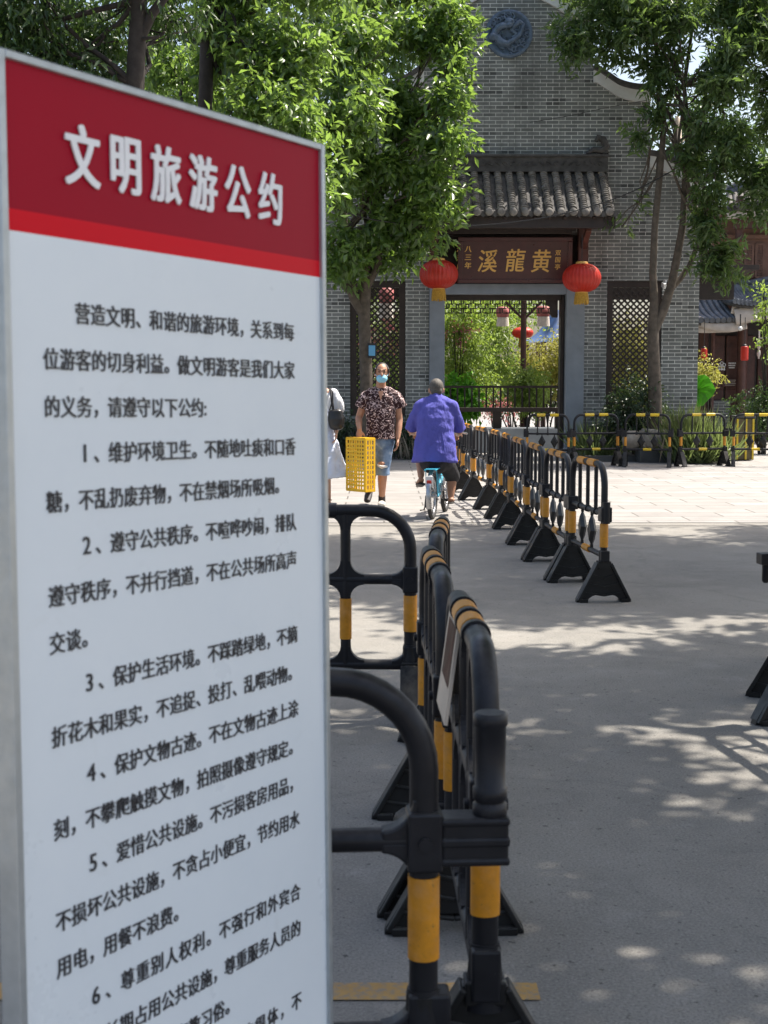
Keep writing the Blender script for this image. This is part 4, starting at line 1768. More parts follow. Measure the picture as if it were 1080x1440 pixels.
# planting at the foot of the wall, right
PY = 27.6
b = at(895, 590, PY)
plant('shrub', 'dark green shrub at the foot of the right lattice window', 'shrub', (b.x, PY, .12), px_clumps([(878, 572, 26, 26), (905, 568, 28, 24), (895, 548, 20, 14), (872, 598, 26, 18), (910, 600, 30, 16)], PY), 3600, .09, 'leafE', 71, group='shrubs at the foot of the wall')
def grass_clump(name, label, px, py_base, Y, w_px, h_px, n, seed, mat='grass', lean=.35):
    base = at(px, py_base, Y)
    rg = np.random.default_rng(seed)
    k = Y / F
    p = np.stack([rg.normal(size=n) * w_px * k * .42, rg.normal(size=n) * .16, np.zeros(n)], 1)
    d = unit(np.stack([rg.normal(size=n) * lean, rg.normal(size=n) * lean - .1, np.ones(n)], 1))
    nn = unit(np.stack([rg.normal(size=n) * .3, -np.ones(n), .4 * np.ones(n)], 1))
    L = h_px * k * (.5 + .6 * rg.random(n))
    W = .022 + .014 * rg.random(n)
    o = leaves(name, p, d, nn, L, W, mat, None, .1)
    o.location = (base.x, Y, .0)
    return tag(o, label, 'grass clump', 'ornamental grass clumps')
grass_clump('grass_clump', 'tall pale grass clump between the tree and the brick pier', 962, 640, 27.0, 30, 82, 520, 81)
grass_clump('grass_clump', 'bright green grass clump behind the third back row barrier', 985, 640, 26.6, 40, 70, 620, 82, lean=.5)
grass_clump('grass_clump', 'short bright grass clump beside the stone bowl', 972, 645, 26.6, 26, 42, 320, 83, lean=.6)
grass_clump('grass_clump', 'dark grass tuft left of the right lattice window', 838, 640, 27.8, 30, 60, 320, 84, lean=.4)
pm = grass_clump('grass_plume', 'pale feathery grass plumes in front of the brick pier', 965, 630, 26.9, 46, 74, 90, 85, 'plume', .22)
# stone bowl on its block
sb_ = thing('stone_bowl', 'weathered carved stone bowl on a brown block behind the back row barrier', 'planter', (gx(925, 26.9), 26.9, 0))
kk = 26.9 / F
zb_ = at(925, 635, 26.9).z
mb = MB()
mb.box((0, .1, (zb_ + .05) / 2), (54 * kk, .5, zb_ + .05))
mb.build('block', 'darkstone', sb_, bevel=.02)
mb = MB()
hb = at(925, 603, 26.9).z - zb_ - .05
mb.lathe([(.20, 0), (.30, hb * .15), (.36, hb * .5), (.33, hb * .82), (.30, hb), (.26, hb), (.25, hb * .8)], (.02, .1, zb_ + .05), 24)
for q in range(12):
    a = q * math.pi / 6
    mb.tube([(.02 + math.cos(a) * .30, .1 + math.sin(a) * .30, zb_ + .09), (.02 + math.cos(a) * .36, .1 + math.sin(a) * .36, zb_ + .05 + hb * .5), (.02 + math.cos(a) * .32, .1 + math.sin(a) * .32, zb_ + .05 + hb * .9)], .03, 6)
mb.build('bowl', 'pot', sb_)
mb = MB()
mb.lathe([(.08, -.17), (.17, -.11), (.2, 0), (.17, .11), (.08, .17)], (-.46, .12, zb_ + .22), 20)
mb.build('stone_ball', 'pot', sb_)
# planter kerb
mb = MB()
for (a, b_) in ((826, 1000),):
    x0, x1 = gx(a, 26.9), gx(b_, 26.9)
    mb.box(((x0 + x1) / 2, 27.15, .06), (x1 - x0, .12, .12))
tag(mb.build('planter_kerb', 'darkstone', bevel=.01), 'low dark kerb edging the planting below the right lattice window', 'kerb')
# shrubs by the house
b = at(1000, 520, 31)
plant('yellow_shrub', 'yellow leaved shrub beside the brick pier', 'shrub', (b.x, 31, 0), px_clumps([(992, 517, 19, 9), (985, 531, 16, 7), (1000, 522, 12, 8)], 31), 900, .085, 'leafD', 72, group='shrubs by the timber house')
# one giant leaf
gl = thing('taro_plant', 'bright green giant round leaf beside the brick pier', 'plant', (gx(981, 30.4), 30.4, 0))
mb = MB()
cz = at(981, 549, 30.4).z
kk = 30.4 / F
outline = [(0, 21), (7, 22), (13, 18), (17, 10), (22, 1), (18, -7), (12, -14), (6, -21), (-3, -24), (-11, -19), (-18, -9), (-20, 2), (-16, 12), (-8, 19)]
rim, mid_ = [], []
for q, (a, b) in enumerate(outline):
    rim.append((a * kk, -.16 * (a / 22) - .05 * (q % 2), cz + b * kk))
    mid_.append((a * kk * .55, -.02 - .05 * (a / 22) + .03 * (q % 2), cz + b * kk * .55))
m_ = len(outline)
vs = [(0, .05, cz)] + mid_ + rim
fs = [(0, i_ + 1, (i_ + 1) % m_ + 1) for i_ in range(m_)] + [(1 + i_, 1 + m_ + i_, 1 + m_ + (i_ + 1) % m_, 1 + (i_ + 1) % m_) for i_ in range(m_)]
mb.add(vs, fs)
lf = mb.build('leaf', 'bigleaf', gl)
so = lf.modifiers.new('t', 'SOLIDIFY')
so.thickness = .006
mb = MB()
for k in range(9):
    a = -1.5 + k * .38
    mb.tube([(-.02, .04, cz), (math.cos(a) * .26, -.03 - .08 * math.cos(a), cz + math.sin(a) * .26)], .007, 5)
mb.build('leaf_vein', 'bigleaf', lf)
mb = MB()
mb.tube([(0, .02, 0), (.05, .06, cz * .5), (0, .05, cz)], .022, 8)
mb.build('stalk', 'leafC', gl)
b = at(1068, 570, 30)
plant('shrub', 'dark green weeping shrub at the right edge before the house', 'shrub', (b.x, 30, 0), px_clumps([(1065, 556, 26, 16), (1075, 580, 34, 22), (1050, 575, 18, 12), (1095, 570, 30, 30)], 30), 3000, .085, 'leafB', 73, group='shrubs by the timber house', droop=.9)
# dark planting on the left at the foot of the wall
b = at(590, 620, 28.0)
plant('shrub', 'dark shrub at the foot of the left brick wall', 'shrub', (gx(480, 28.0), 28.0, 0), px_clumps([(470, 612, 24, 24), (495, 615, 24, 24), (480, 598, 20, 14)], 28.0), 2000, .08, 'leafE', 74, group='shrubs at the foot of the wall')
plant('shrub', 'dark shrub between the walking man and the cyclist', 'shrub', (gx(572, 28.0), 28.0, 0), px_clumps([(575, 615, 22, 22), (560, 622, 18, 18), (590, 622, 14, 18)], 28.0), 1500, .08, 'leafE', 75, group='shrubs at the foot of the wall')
grass_clump('grass_plume', 'pale grass plume beside the cyclist, at the left pier', 574, 620, 27.9, 14, 50, 30, 86, 'plume', .15)

# waste bin behind the back row
wb = thing('litter_bin', 'brown slatted litter bin with yellow edges behind the rightmost barrier', 'litter bin', (gx(1045, 27.6), 27.6, 0))
kk = 27.6 / F
mb = MB()
mb.box((0, 0, .42), (26 * kk, .34, .80))
mb.build('body', 'binpanel', wb, bevel=.015)
mb = MB()
for s_ in (-1, .1, 1):
    mb.box((s_ * 11 * kk, -.18, .42), (.035, .025, .78))
mb.build('edge_strip', 'lemon', wb)
mb = MB()
mb.box((0, 0, .85), (28 * kk, .38, .05))
mb.build('lid', 'darkstone', wb, bevel=.01)

# cables
def cable(label, pts, r=.012):
    mb = MB()
    ctrl = [at(*p) for p in pts]
    out = []
    n = len(ctrl)
    for i in range(n - 1):
        p0, p1, p2, p3 = ctrl[max(0, i - 1)], ctrl[i], ctrl[i + 1], ctrl[min(n - 1, i + 2)]
        for k in range(8):
            t = k / 8
            out.append(.5 * ((2 * p1) + (p2 - p0) * t + (2 * p0 - 5 * p1 + 4 * p2 - p3) * t * t + (3 * p1 - p0 - 3 * p2 + p3) * t ** 3))
    out.append(ctrl[-1])
    mb.tube(out, r, 6)
    tag(mb.build('power_cable', 'cable'), label, 'cable', 'overhead cables')
cable('black cable sagging across the canopy and rising to the right tree', [(440, 280, 24.6), (520, 308, 25.2), (640, 318, 26), (760, 307, 26.5), (860, 281, 27), (935, 246, 27.2), (1000, 205, 27.4)])
cable('thin cable strung higher across the brick wall', [(745, 172, 28.55), (800, 163, 28.5), (850, 152, 28.4), (914, 140, 28.3)], .006)

# cctv camera
cc = thing('security_camera', 'small white security camera on the wall behind the forked stem', 'camera', at(936, 402, 28.5))
mb = MB()
mb.box((0, -.1, 0), (.17, .26, .10), Matrix.Rotation(R(12), 3, 'X'))
mb.build('housing', 'white_metal', cc, bevel=.015)
mb = MB()
mb.tube([(0, .16, .12), (0, 0, .10), (0, -.04, .03)], .022, 8)
mb.build('mount', 'white_metal', cc)
mb = MB()
mb.tube([(0, -.225, .025), (0, -.245, .03)], .035, 12)
mb.build('lens', 'eye', cc)
# pale lamp above the lower coping
lp = thing('post_lamp', 'pale cylindrical lamp rising behind the lower right coping', 'lamp', (gx(945, 30), 30, 0))
z0 = at(945, 200, 30).z
z1 = at(945, 163, 30).z
mb = MB()
mb.tube([(0, 0, 0), (0, 0, z0)], .06, 10)
mb.build('pole', 'cable', lp)
mb = MB()
mb.lathe([(.12, z0), (.15, z0 + .04), (.09, z0 + .10), (.085, z0 + (z1 - z0) * .5), (.06, z1 - .05), (.02, z1)], (0, 0, 0), 16)
mb.build('lamp_head', 'cream', lp)
# tag on the left trunk
tg = thing('tree_plate', 'small blue plate strapped to the left tree trunk', 'plate', at(523, 493, TLY - .22))
mb = MB()
mb.box((0, 0, 0), (.12, .02, .19))
mb.build('plate', 'bluetag', tg, bevel=.01)
mb = MB()
mb.box((0, .012, 0), (.16, .02, .27))
mb.build('backing', 'cable', tg, bevel=.01)

# ================================================================== BARRIERS
def foot_mb(x, h=.27, half=.19, near=False):
    mb = MB()
    poly = [(-half, 0), (-half + .005, .022), (-.045, h), (.045, h), (half - .005, .022), (half, 0), (half - .055, 0)]
    for k in range(9):
        a = math.pi * k / 8
        poly.append((math.cos(a) * (half - .075), math.sin(a) * .055 + .002))
    poly.append((-half + .055, 0))
    mb.prism(poly, (x, 0, 0), (0, 1, 0), (0, 0, 1), (1, 0, 0), .045)
    for s_ in (-1, 1):                                   # raised flanges
        mb.bar((x, s_ * (half - .012), .012), (x, s_ * .045, h - .005), .085, .016, (0, s_ * .8, .6))
        for k in range(3):
            t = .25 + .22 * k
            y = s_ * (half * (1 - t) + .04 * t) * .93
            mb.bar((x, y, h * t), (x, 0, h * (t - .08)), .06, .012)
    mb.bar((x, -half + .02, .012), (x, -half + .075, .012), .09, .022)
    mb.bar((x, half - .02, .012), (x, half - .075, .012), .09, .022)
    mb.tube([(x, 0, h - .02), (x, 0, h + .075)], .034, 12)
    mb.box((x, 0, h - .015), (.075, .085, .05))
    return mb


BW = .93
BH = .955


def make_barrier_b(label, group):
    t = thing('crowd_barrier', label, 'barrier', group=group)
    W = BW
    rp = .023
    mid, low, r = .60, .315, .15
    mb = MB()
    pts = [(0, 0, mid)]
    for k in range(8):
        a = math.pi - k * math.pi / 14
        pts.append((r + math.cos(a) * r, 0, BH - rp - r + math.sin(a) * r))
    for k in range(8):
        a = math.pi / 2 - k * math.pi / 14
        pts.append((W - r + math.cos(a) * r, 0, BH - rp - r + math.sin(a) * r))
    pts.append((W, 0, mid))
    mb.tube(pts, rp, 12)
    mb.build('arch', 'plastic', t)
    mb = MB()
    mb.tube([(0, 0, mid), (W, 0, mid)], .018, 10)
    for f in (0, .25, .5, .75, 1):
        mb.tube([(W * f - .025, 0, mid), (W * f + .025, 0, mid)], .026, 10)
    mb.tube([(0, 0, low), (W, 0, low)], .019, 10)
    mb.build('rail', 'plastic', t)
    for f in (.25, .5, .75):
        mb = MB()
        mb.tube([(W * f, 0, mid), (W * f, 0, BH - .02)], .0145, 8)
        mb.build('bar', 'plastic', t)
    for f in (.36, .66):
        mb = MB()
        x = W * f
        zc = (mid + low) / 2
        hw, hh = .085, .122
        for s_ in (-1, 1):
            mb.add([(x - hw, 0, zc), (x, 0, zc - hh), (x + hw, 0, zc), (x, 0, zc + hh), (x - hw * .55, s_ * .022, zc), (x, s_ * .022, zc - hh * .55), (x + hw * .55, s_ * .022, zc), (x, s_ * .022, zc + hh * .55)],
                   [(0, 1, 5, 4), (1, 2, 6, 5), (2, 3, 7, 6), (3, 0, 4, 7), (4, 5, 6, 7)])
        mb.tube([(x, 0, low), (x, 0, zc - hh + .02)], .012, 8)
        mb.tube([(x, 0, zc + hh - .02), (x, 0, mid)], .012, 8)
        mb.build('diamond', 'plastic2', t)
    for x in (0, W):
        mb = MB()
        mb.tube([(x, 0, .26), (x, 0, mid + .02)], .023, 12)
        s_ = -1 if x == 0 else 1
        mb.box((x + s_ * .02, 0, mid), (.10, .075, .10))
        mb.tube([(x + s_ * .055, 0, mid - .06), (x + s_ * .055, 0, mid + .085)], .027, 10)
        mb.box((x + s_ * .015, 0, low), (.075, .06, .075))
        mb.build('post', 'plastic', t, bevel=.006)
        mb = MB()
        mb.tube([(x, 0, .375), (x, 0, .535)], .029, 14)
        mb.build('sleeve', 'amber', t)
        foot_mb(x).build('foot', 'plastic2', t)
    for f in (.34, .66):
        mb = MB()
        mb.tube([(W * f - .095, 0, BH - rp), (W * f + .095, 0, BH - rp)], .0275, 14)
        mb.build('sleeve', 'lemon', t)
    mb = MB()
    mb.tube([(W * .5 - .085, 0, low), (W * .5 + .085, 0, low)], .0245, 14)
    mb.build('sleeve', 'lemon', t)
    return t


_protoB = None
def barrier_b(p0, p1, label, group, tops=None):
    """from ground point p0 towards p1"""
    global _protoB
    if _protoB is None:
        o = _protoB = make_barrier_b(label, group)
    else:
        o = copy_tree(_protoB)
    d = Vector((p1[0] - p0[0], p1[1] - p0[1], 0))
    o.location = (p0[0], p0[1], 0)
    o.rotation_euler = (0, 0, math.atan2(d.y, d.x))
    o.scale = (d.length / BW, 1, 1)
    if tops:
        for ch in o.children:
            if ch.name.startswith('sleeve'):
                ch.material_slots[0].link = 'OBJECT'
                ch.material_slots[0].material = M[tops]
    else:
        for ch in o.children:
            if ch.material_slots[0].link == 'OBJECT':
                ch.material_slots[0].link = 'DATA'
    o['label'] = label
    o['group'] = group
    return o


# long row running away on the right
spots = [(848, 846), (801, 817), (765, 788), (740, 765), (718, 743), (705, 729), (688, 716), (665, 703), (651, 692), (648, 683), (643, 676)]
gp = [gnd(*s_) for s_ in spots]
ordn = ['nearest black barrier of the long row receding from the open road', 'second barrier from the near end of the long receding row',
        'third barrier from the near end of the long receding row', 'fourth barrier from the near end of the long receding row',
        'fifth barrier from the near end of the long receding row', 'sixth barrier from the near end of the long receding row',
        'fourth barrier from the far end of the long receding row', 'third barrier from the far end of the long receding row',
        'second barrier from the far end of the long receding row', 'farthest barrier of the long receding row, beside the cyclist']
for i in range(10):
    a, b = gp[i], gp[i + 1]
    d = (b - a).normalized()
    s0 = a if i == 0 else a + d * .065
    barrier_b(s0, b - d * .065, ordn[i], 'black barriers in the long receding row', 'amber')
# back row in front of the gateway
back = [(741, 799, 'back row barrier standing left, before the gateway opening'), (807, 868, 'back row barrier with sunlit top before the right door post'),
        (879, 941, 'back row barrier in front of the stone bowl'), (957, 1018, 'back row barrier in front of the grass clumps'),
        (1031, 1094, 'back row barrier at the right edge in front of the litter bin')]
for i, (a, b, lab) in enumerate(back):
    yb = [25.35, 25.45, 25.5, 25.5, 25.6]
    pa_, pb_ = at(a, 650, yb[i]), at(b, 650, yb[i] + (.25 if i % 2 else -.18))
    barrier_b(pa_, pb_, lab, 'barriers in the back row')
# pair at the right edge of the picture
ra = barrier_b((1.80, 6.13), (1.95, 5.1), 'barrier at the right edge with its foot nearest the camera', 'barriers at the right edge')
mb = MB()
mb.box((-.04, -.08, .722), (.06, .165, .05))
mb.tube([(-.04, -.130, .70), (-.04, -.130, .625), (-.04, -.130, .616)], [.016, .016, .009], 10)
mb.box((-.02, -.01, .66), (.055, .06, .17))
mb.build('hook', 'plastic', ra, bevel=.005)
barrier_b((1.905, 6.62), (2.29, 7.55), 'barrier at the right edge, standing just behind the other one', 'barriers at the right edge')


# heavier type with rounded windows, left foreground
def fillet(mb, x, z, sx, sz, rr, th=.046, r0=.022):
    """web filling the corner between two crossing tubes; rr = visible radius"""
    q = r0 + rr
    poly = [(0, 0), (sx * q, 0)]
    for k in range(9):
        a = -math.pi / 2 - k * math.pi / 16
        poly.append((sx * (q + rr * math.cos(a)), sz * (q + rr * math.sin(a))))
    poly.append((0, sz * q))
    mb.prism(poly, (x, 0, z), (1, 0, 0), (0, 0, 1), (0, 1, 0), th)


AW, AH = 1.14, .955
def make_barrier_a(label, group):
    t = thing('plastic_barrier', label, 'barrier', group=group)
    W, H_ = AW, AH
    mid, low = .625, .245
    rp, r = .0275, .17
    mb = MB()
    pts = [(0, 0, mid)]
    for k in range(10):
        a = math.pi - k * math.pi / 18
        pts.append((r + math.cos(a) * r, 0, H_ - rp - r + math.sin(a) * r))
    for k in range(10):
        a = math.pi / 2 - k * math.pi / 18
        pts.append((W - r + math.cos(a) * r, 0, H_ - rp - r + math.sin(a) * r))
    pts.append((W, 0, mid))
    mb.tube(pts, rp, 16)
    mb.build('arch', 'plastic', t)
    mb = MB()
    for z in (mid, low):
        mb.tube([(0, 0, z), (W, 0, z)], .023, 14)
    mb.build('rail', 'plastic', t)
    xs_ = [W / 4, W / 2, W * 3 / 4]
    for x in xs_:
        mb = MB()
        mb.tube([(x, 0, low), (x, 0, H_ - .02)], .023, 14)
        for z, sz in ((mid, 1), (mid, -1), (low, 1), (H_ - rp, -1)):
            for sx in (-1, 1):
                fillet(mb, x, z, sx, sz, .06, .04)
        mb.build('bar', 'plastic', t)
        mb = MB()
        mb.tube([(x, 0, .36), (x, 0, .54)], .0265, 16)
        mb.build('bar_sleeve', 'amber', t)
    for x in (0, W):
        s_ = -1 if x == 0 else 1
        mb = MB()
        mb.tube([(x, 0, .20), (x, 0, mid + .03)], .0275, 16)
        for z, sz in ((mid, 1), (mid, -1), (low, 1)):
            fillet(mb, x, z, -s_, sz, .06, .045)
        mb.box((x, 0, mid), (.066, .07, .115))
        mb.tube([(x, -.045, mid), (x, .045, mid)], .013, 10)
        mb.tube([(x, 0, low - .05), (x, 0, low + .09)], [.031, .044][::-1], 14)
        mb.box((x + s_ * .01, 0, low + .03), (.08, .06, .11))
        mb.build('post', 'plastic', t, bevel=.006)
        mb = MB()
        mb.tube([(x, 0, .395), (x, 0, .555)], .0305, 18)
        mb.build('sleeve', 'amber', t)
        foot_mb(x, .25, .19).build('foot', 'plastic2', t, bevel=.004)
    for f in (.40, .60):
        mb = MB()
        mb.tube([(W * f - .06, 0, H_ - rp), (W * f + .06, 0, H_ - rp)], .0315, 18)
        mb.build('sleeve', 'amber', t)
    for f in (.30, .5, .70):
        mb = MB()
        mb.tube([(W * f - .018, 0, H_ - rp), (W * f + .018, 0, H_ - rp)], .034, 18)
        mb.build('collar', 'plastic', t)
    # hook box and pin at the far end of the middle rail
    mb = MB()
    mb.box((W + .095, 0, mid), (.125, .062, .088))
    mb.box((W + .095, 0, mid), (.13, .07, .02))
    mb.box((W + .095, 0, mid + .038), (.13, .07, .016))
    mb.box((W + .095, 0, mid - .038), (.13, .07, .016))
    mb.build('hook', 'plastic', t, bevel=.006)
    mb = MB()
    px_ = W + .125
    mb.lathe([(.031, mid + .045), (.033, mid + .05), (.033, mid + .066), (.028, mid + .069), (.028, mid + .073), (.033, mid + .077), (.033, mid + .097), (.029, mid + .10), (.030, mid + .215), (.033, mid + .218), (.033, mid + .235), (.028, mid + .241)], (px_, 0, 0), 18)
    mb.build('pin', 'plastic', t)
    return t


_protoA = None
def barrier_a(p_hook_end, dirv, label, group, hook=True, length=AW, plain=False):
    """p_hook_end: ground point of the post that carries the hook; the panel runs from there along dirv"""
    global _protoA
    if _protoA is None:
        o = _protoA = make_barrier_a(label, group)
    else:
        o = copy_tree(_protoA)
    d = Vector((dirv[0], dirv[1], 0)).normalized()
    p = Vector((p_hook_end[0], p_hook_end[1], 0)) + d * length
    o.scale = (length / AW, 1, 1)
    o.location = p
    o.rotation_euler = (0, 0, math.atan2(-d.y, -d.x))
    o['label'] = label
    o['group'] = group
    if not hook:
        for ch in list(o.children):
            if ch.name.split('.')[0] in (('hook', 'pin', 'bar_sleeve') if plain else ('hook', 'pin')):
                bpy.data.objects.remove(ch)
    return o


gA = 'black barriers with amber sleeves beside the notice'
fr1 = at(596, 1195, 2.62)
barrier_a((fr1.x, 2.62), (-1, -.06), 'nearest black barrier crossing behind the notice, cut by the bottom edge', gA)
fr2 = at(577, 818, 6.2)
barrier_a((fr2.x, 6.2), (-1, .03), 'black barrier facing us beyond the nearest one, with round windows', gA, hook=False)
for (pa_, ya, pb_, yb, lab) in ((684, 2.84, 641, 3.72, 'nearest edge-on barrier with a small card hanging on its side'),
                                (626, 3.86, 601, 4.74, 'middle edge-on barrier between the carded one and the far one'),
                                (611, 4.90, 623, 5.76, 'farthest edge-on barrier of the left line, in front of the bicycle wheel')):
    a_, b_ = at(pa_, 1000, ya), at(pb_, 900, yb)
    barrier_a((a_.x, a_.y), (b_.x - a_.x, b_.y - a_.y), lab, gA, hook=False, length=.90, plain=True)

# card hanging on the barrier
c_tf, c_tn, c_bn, c_bf = at(632, 856, 3.62), at(644, 879, 3.33), at(624.5, 1020, 3.27), at(611, 966, 3.56)
cdx = tag(empty('hanging_card', (c_tn + c_bf) / 2), 'small brown photo card with white border hanging on the edge-on barrier', 'card')
co = (c_tn + c_bf) / 2
ux = (c_tf - c_tn)
uz = (c_bn - c_tn)
nrm = ux.cross(uz).normalized()
if nrm.x > 0:
    nrm = -nrm
mb = MB()
q4 = [c_tn - co, c_tf - co, c_tf - co + uz, c_bn - co]
mb.add([p for p in q4] + [p - nrm * .008 for p in q4], [(0, 1, 2, 3), (4, 5, 6, 7), (0, 1, 5, 4), (1, 2, 6, 5), (2, 3, 7, 6), (3, 0, 4, 7)])
mb.build('board', 'cream', cdx)
mb = MB()
def CQ(a, b, o_):
    return c_tn - co + ux * a + uz * b + nrm * o_
mb.add([CQ(.09, .05, .0015), CQ(.84, .05, .0015), CQ(.84, .64, .0015), CQ(.09, .66, .0015)], [(0, 1, 2, 3)])
mb.build('picture', 'card', cdx)

# ================================================================== THE NOTICE
S = 1.9                                              # metres per fit unit
CW = .0165306290 * S
Rm = Matrix(((0.50680699, 0.00713753, -0.86203001), (-0.05858468, 0.99793909, -0.02618042), (0.86006657, 0.06377018, 0.50618065)))
def c2w(v):
    return RT * v[0] - UP * v[1] + FW * v[2]
su, sv = c2w(Rm.col[0]), c2w(Rm.col[1])
sn = su.cross(sv)                                    # points into the panel
if sn.y < 0:
    sn = -sn
so_ = CAM + c2w(Vector((-0.235092672, -0.141496336, 1.0)) * S)
LPW = .0336447746 / .0165306290                      # line pitch in character widths


def SG(u, v, out=0.0):
    """u, v in character widths; out = distance in front of the panel"""
    return so_ + su * (u * CW) + sv * (v * CW) - sn * out


uL, uR, vT = -2.44, 21.10, -10.05
v_floor = vT
while SG(uL, v_floor).z > .03 and v_floor < 90:
    v_floor += .05
vB = v_floor - 1.2
sgn = tag(empty('notice_stand', SG((uL + uR) / 2, v_floor)), 'tall white notice stand with red header and black Chinese rules in foreground', 'notice')
sgn.location.z = 0
SO = sgn.location.copy()
def quad_slab(mb, u0, u1, v0, v1, o0, o1):
    ps = [SG(u, v, o) - SO for o in (o0, o1) for (u, v) in ((u0, v0), (u1, v0), (u1, v1), (u0, v1))]
    mb.add(ps, [(0, 1, 2, 3), (4, 5, 6, 7), (0, 1, 5, 4), (1, 2, 6, 5), (2, 3, 7, 6), (3, 0, 4, 7)])
v1_, v2_ = -4.05, -3.15
mb = MB(); quad_slab(mb, uL, uR, v2_, vB, -.02, 0); mb.build('panel', 'signwhite', sgn)
mb = MB(); quad_slab(mb, uL, uR, vT, v1_, -.02, 0); hd = mb.build('header', 'signred', sgn)
mb = MB(); quad_slab(mb, uL, uR, v1_, v2_, -.02, 0); mb.build('header_stripe', 'signstripe', sgn)
mb = MB()
fwd_ = .36
quad_slab(mb, uL - .42, uL, vT - fwd_, v_floor, -.028, .007)
quad_slab(mb, uR, uR + fwd_, vT - fwd_, v_floor, -.028, .007)
quad_slab(mb, uL, uR, vT - fwd_, vT, -.028, .007)
quad_slab(mb, uL, uR, vB, vB + .6, -.028, .007)
mb.build('frame', 'alu', sgn, bevel=.002)
# rear leg frame of the easel, splayed backwards
mb = MB()
def BK(u, v, o=0):
    t = (v - vT) / (v_floor - vT)
    return SG(u, v, -.035 - .16 * t - o) - SO
for (u0, u1) in ((uL - .75, uL + .1), (uR - .5, uR + .3)):
    mb.add([BK(u0, vT), BK(u1, vT), BK(u1, v_floor - .1), BK(u0, v_floor - .1), BK(u0, vT, .02), BK(u1, vT, .02), BK(u1, v_floor - .1, .02), BK(u0, v_floor - .1, .02)], [(0, 1, 2, 3), (4, 5, 6, 7), (0, 1, 5, 4), (1, 2, 6, 5), (2, 3, 7, 6), (3, 0, 4, 7)])
mb.add([BK(uL, v_floor - 8), BK(uR, v_floor - 8), BK(uR, v_floor - 7), BK(uL, v_floor - 7), BK(uL, v_floor - 8, .018), BK(uR, v_floor - 8, .018), BK(uR, v_floor - 7, .018), BK(uL, v_floor - 7, .018)], [(0, 1, 2, 3), (4, 5, 6, 7), (0, 1, 5, 4), (1, 2, 6, 5), (2, 3, 7, 6), (3, 0, 4, 7)])
mb.build('rear_leg', 'alu', sgn, bevel=.002)

mb = MB()
for i, ch in enumerate('文明旅游公约'):
    cu = 2.13 + i * 2.835
    cvv = -6.82
    add_text(mb, ch, 2.55 * CW, lambda x, y, z: SG(cu, cvv, .003 + z) + su * x - sv * y - SO, .0028, .0012, 0, center=True, sx=.88, sy=1.10)
mb.build('title_lettering', 'white_letter', sgn)
body_lines = [
    (2, '营造文明、和谐的旅游环境，关系到每'), (0, '位游客的切身利益。做文明游客是我们大家'), (0, '的义务，请遵守以下公约:'),
    (2, '1、维护环境卫生。不随地吐痰和口香'), (0, '糖，不乱扔废弃物，不在禁烟场所吸烟。'),
    (2, '2、遵守公共秩序。不喧哗吵闹，排队'), (0, '遵守秩序，不并行挡道，不在公共场所高声'), (0, '交谈。'),
    (2, '3、保护生活环境。不踩踏绿地，不摘'), (0, '折花木和果实，不追捉、投打、乱喂动物。'),
    (2, '4、保护文物古迹。不在文物古迹上涂'), (0, '刻，不攀爬触摸文物，拍照摄像遵守规定。'),
    (2, '5、爱惜公共设施。不污损客房用品，'), (0, '不损坏公共设施，不贪占小便宜，节约用水'), (0, '用电，用餐不浪费。'),
    (2, '6、尊重别人权利。不强行和外宾合'), (0, '影，不长期占用公共设施，尊重服务人员的'), (0, '劳动，尊重各民族宗教习俗。'),
    (2, '7、以礼待人。衣着整洁得体，不'), (0, '在公共场所袒胸赤膊。')]
mb = MB()
for i, (ind, s_) in enumerate(body_lines):
    n_ch = len(s_)
    full = ind + n_ch >= 18 or (ind == 2 and i in (0, 3, 5, 8, 10, 12, 15, 18))
    step = (18 - ind) / (n_ch - 1) if full and not s_.endswith('。') else 1.0
    for k, ch in enumerate(s_):
        u = ind + k * step
        v = i * LPW
        if ch in '，、。:':
            dx = -.48
            add_text(mb, ch, 1.0 * CW, lambda x, y, z: SG(u, v, .0012 + z) + su * (x + dx * CW) - sv * (y - .36 * CW) - SO, .0006, .0004, 0)
        else:
            hw = -.31 if ch.isdigit() else -.5
            add_text(mb, ch, (1.12 if ch.isdigit() else 1.0) * CW, lambda x, y, z: SG(u, v, .0012 + z) + su * (x + hw * CW) - sv * (y - .38 * CW) - SO, .00055, .0004, 0)
mb.build('body_lettering', 'black_ink', sgn)

# ================================================================== PEOPLE
def hand(mb, wrist, d, palm_n, curl=.5, side=1, s=1.0):
    """palm plus five separate fingers; d = hand direction, palm_n = palm normal"""
    w_ = Vector(wrist)
    d = Vector(d).normalized()
    pn = Vector(palm_n)
    pn = (pn - d * pn.dot(d)).normalized()
    sd_ = d.cross(pn) * side
    mb.limb([w_, w_ + d * .045 * s, w_ + d * .085 * s], [(.026 * s, .017 * s), (.036 * s, .016 * s), (.034 * s, .013 * s)], 10, sd_)
    for k, (off, ln) in enumerate(((-.028, .062), (-.010, .074), (.009, .070), (.027, .055))):
        b = w_ + d * .085 * s + sd_ * off * s
        p1 = b + (d * math.cos(curl * .5) + pn * math.sin(curl * .5)) * ln * .5 * s
        p2 = p1 + (d * math.cos(curl * 1.4) + pn * math.sin(curl * 1.4)) * ln * .35 * s
        p3 = p2 + (d * math.cos(curl * 2.2) + pn * math.sin(curl * 2.2)) * ln * .25 * s
        mb.limb([b, p1, p2, p3], [.0095 * s, .009 * s, .008 * s, .007 * s], 8)
    b = w_ + d * .03 * s - sd_ * .03 * s
    p1 = b + (d * .7 - sd_ * .7 + pn * .25).normalized() * .035 * s
    p2 = p1 + (d * .9 - sd_ * .25 + pn * .5).normalized() * .03 * s
    mb.limb([b, p1, p2], [.012 * s, .011 * s, .008 * s], 8)


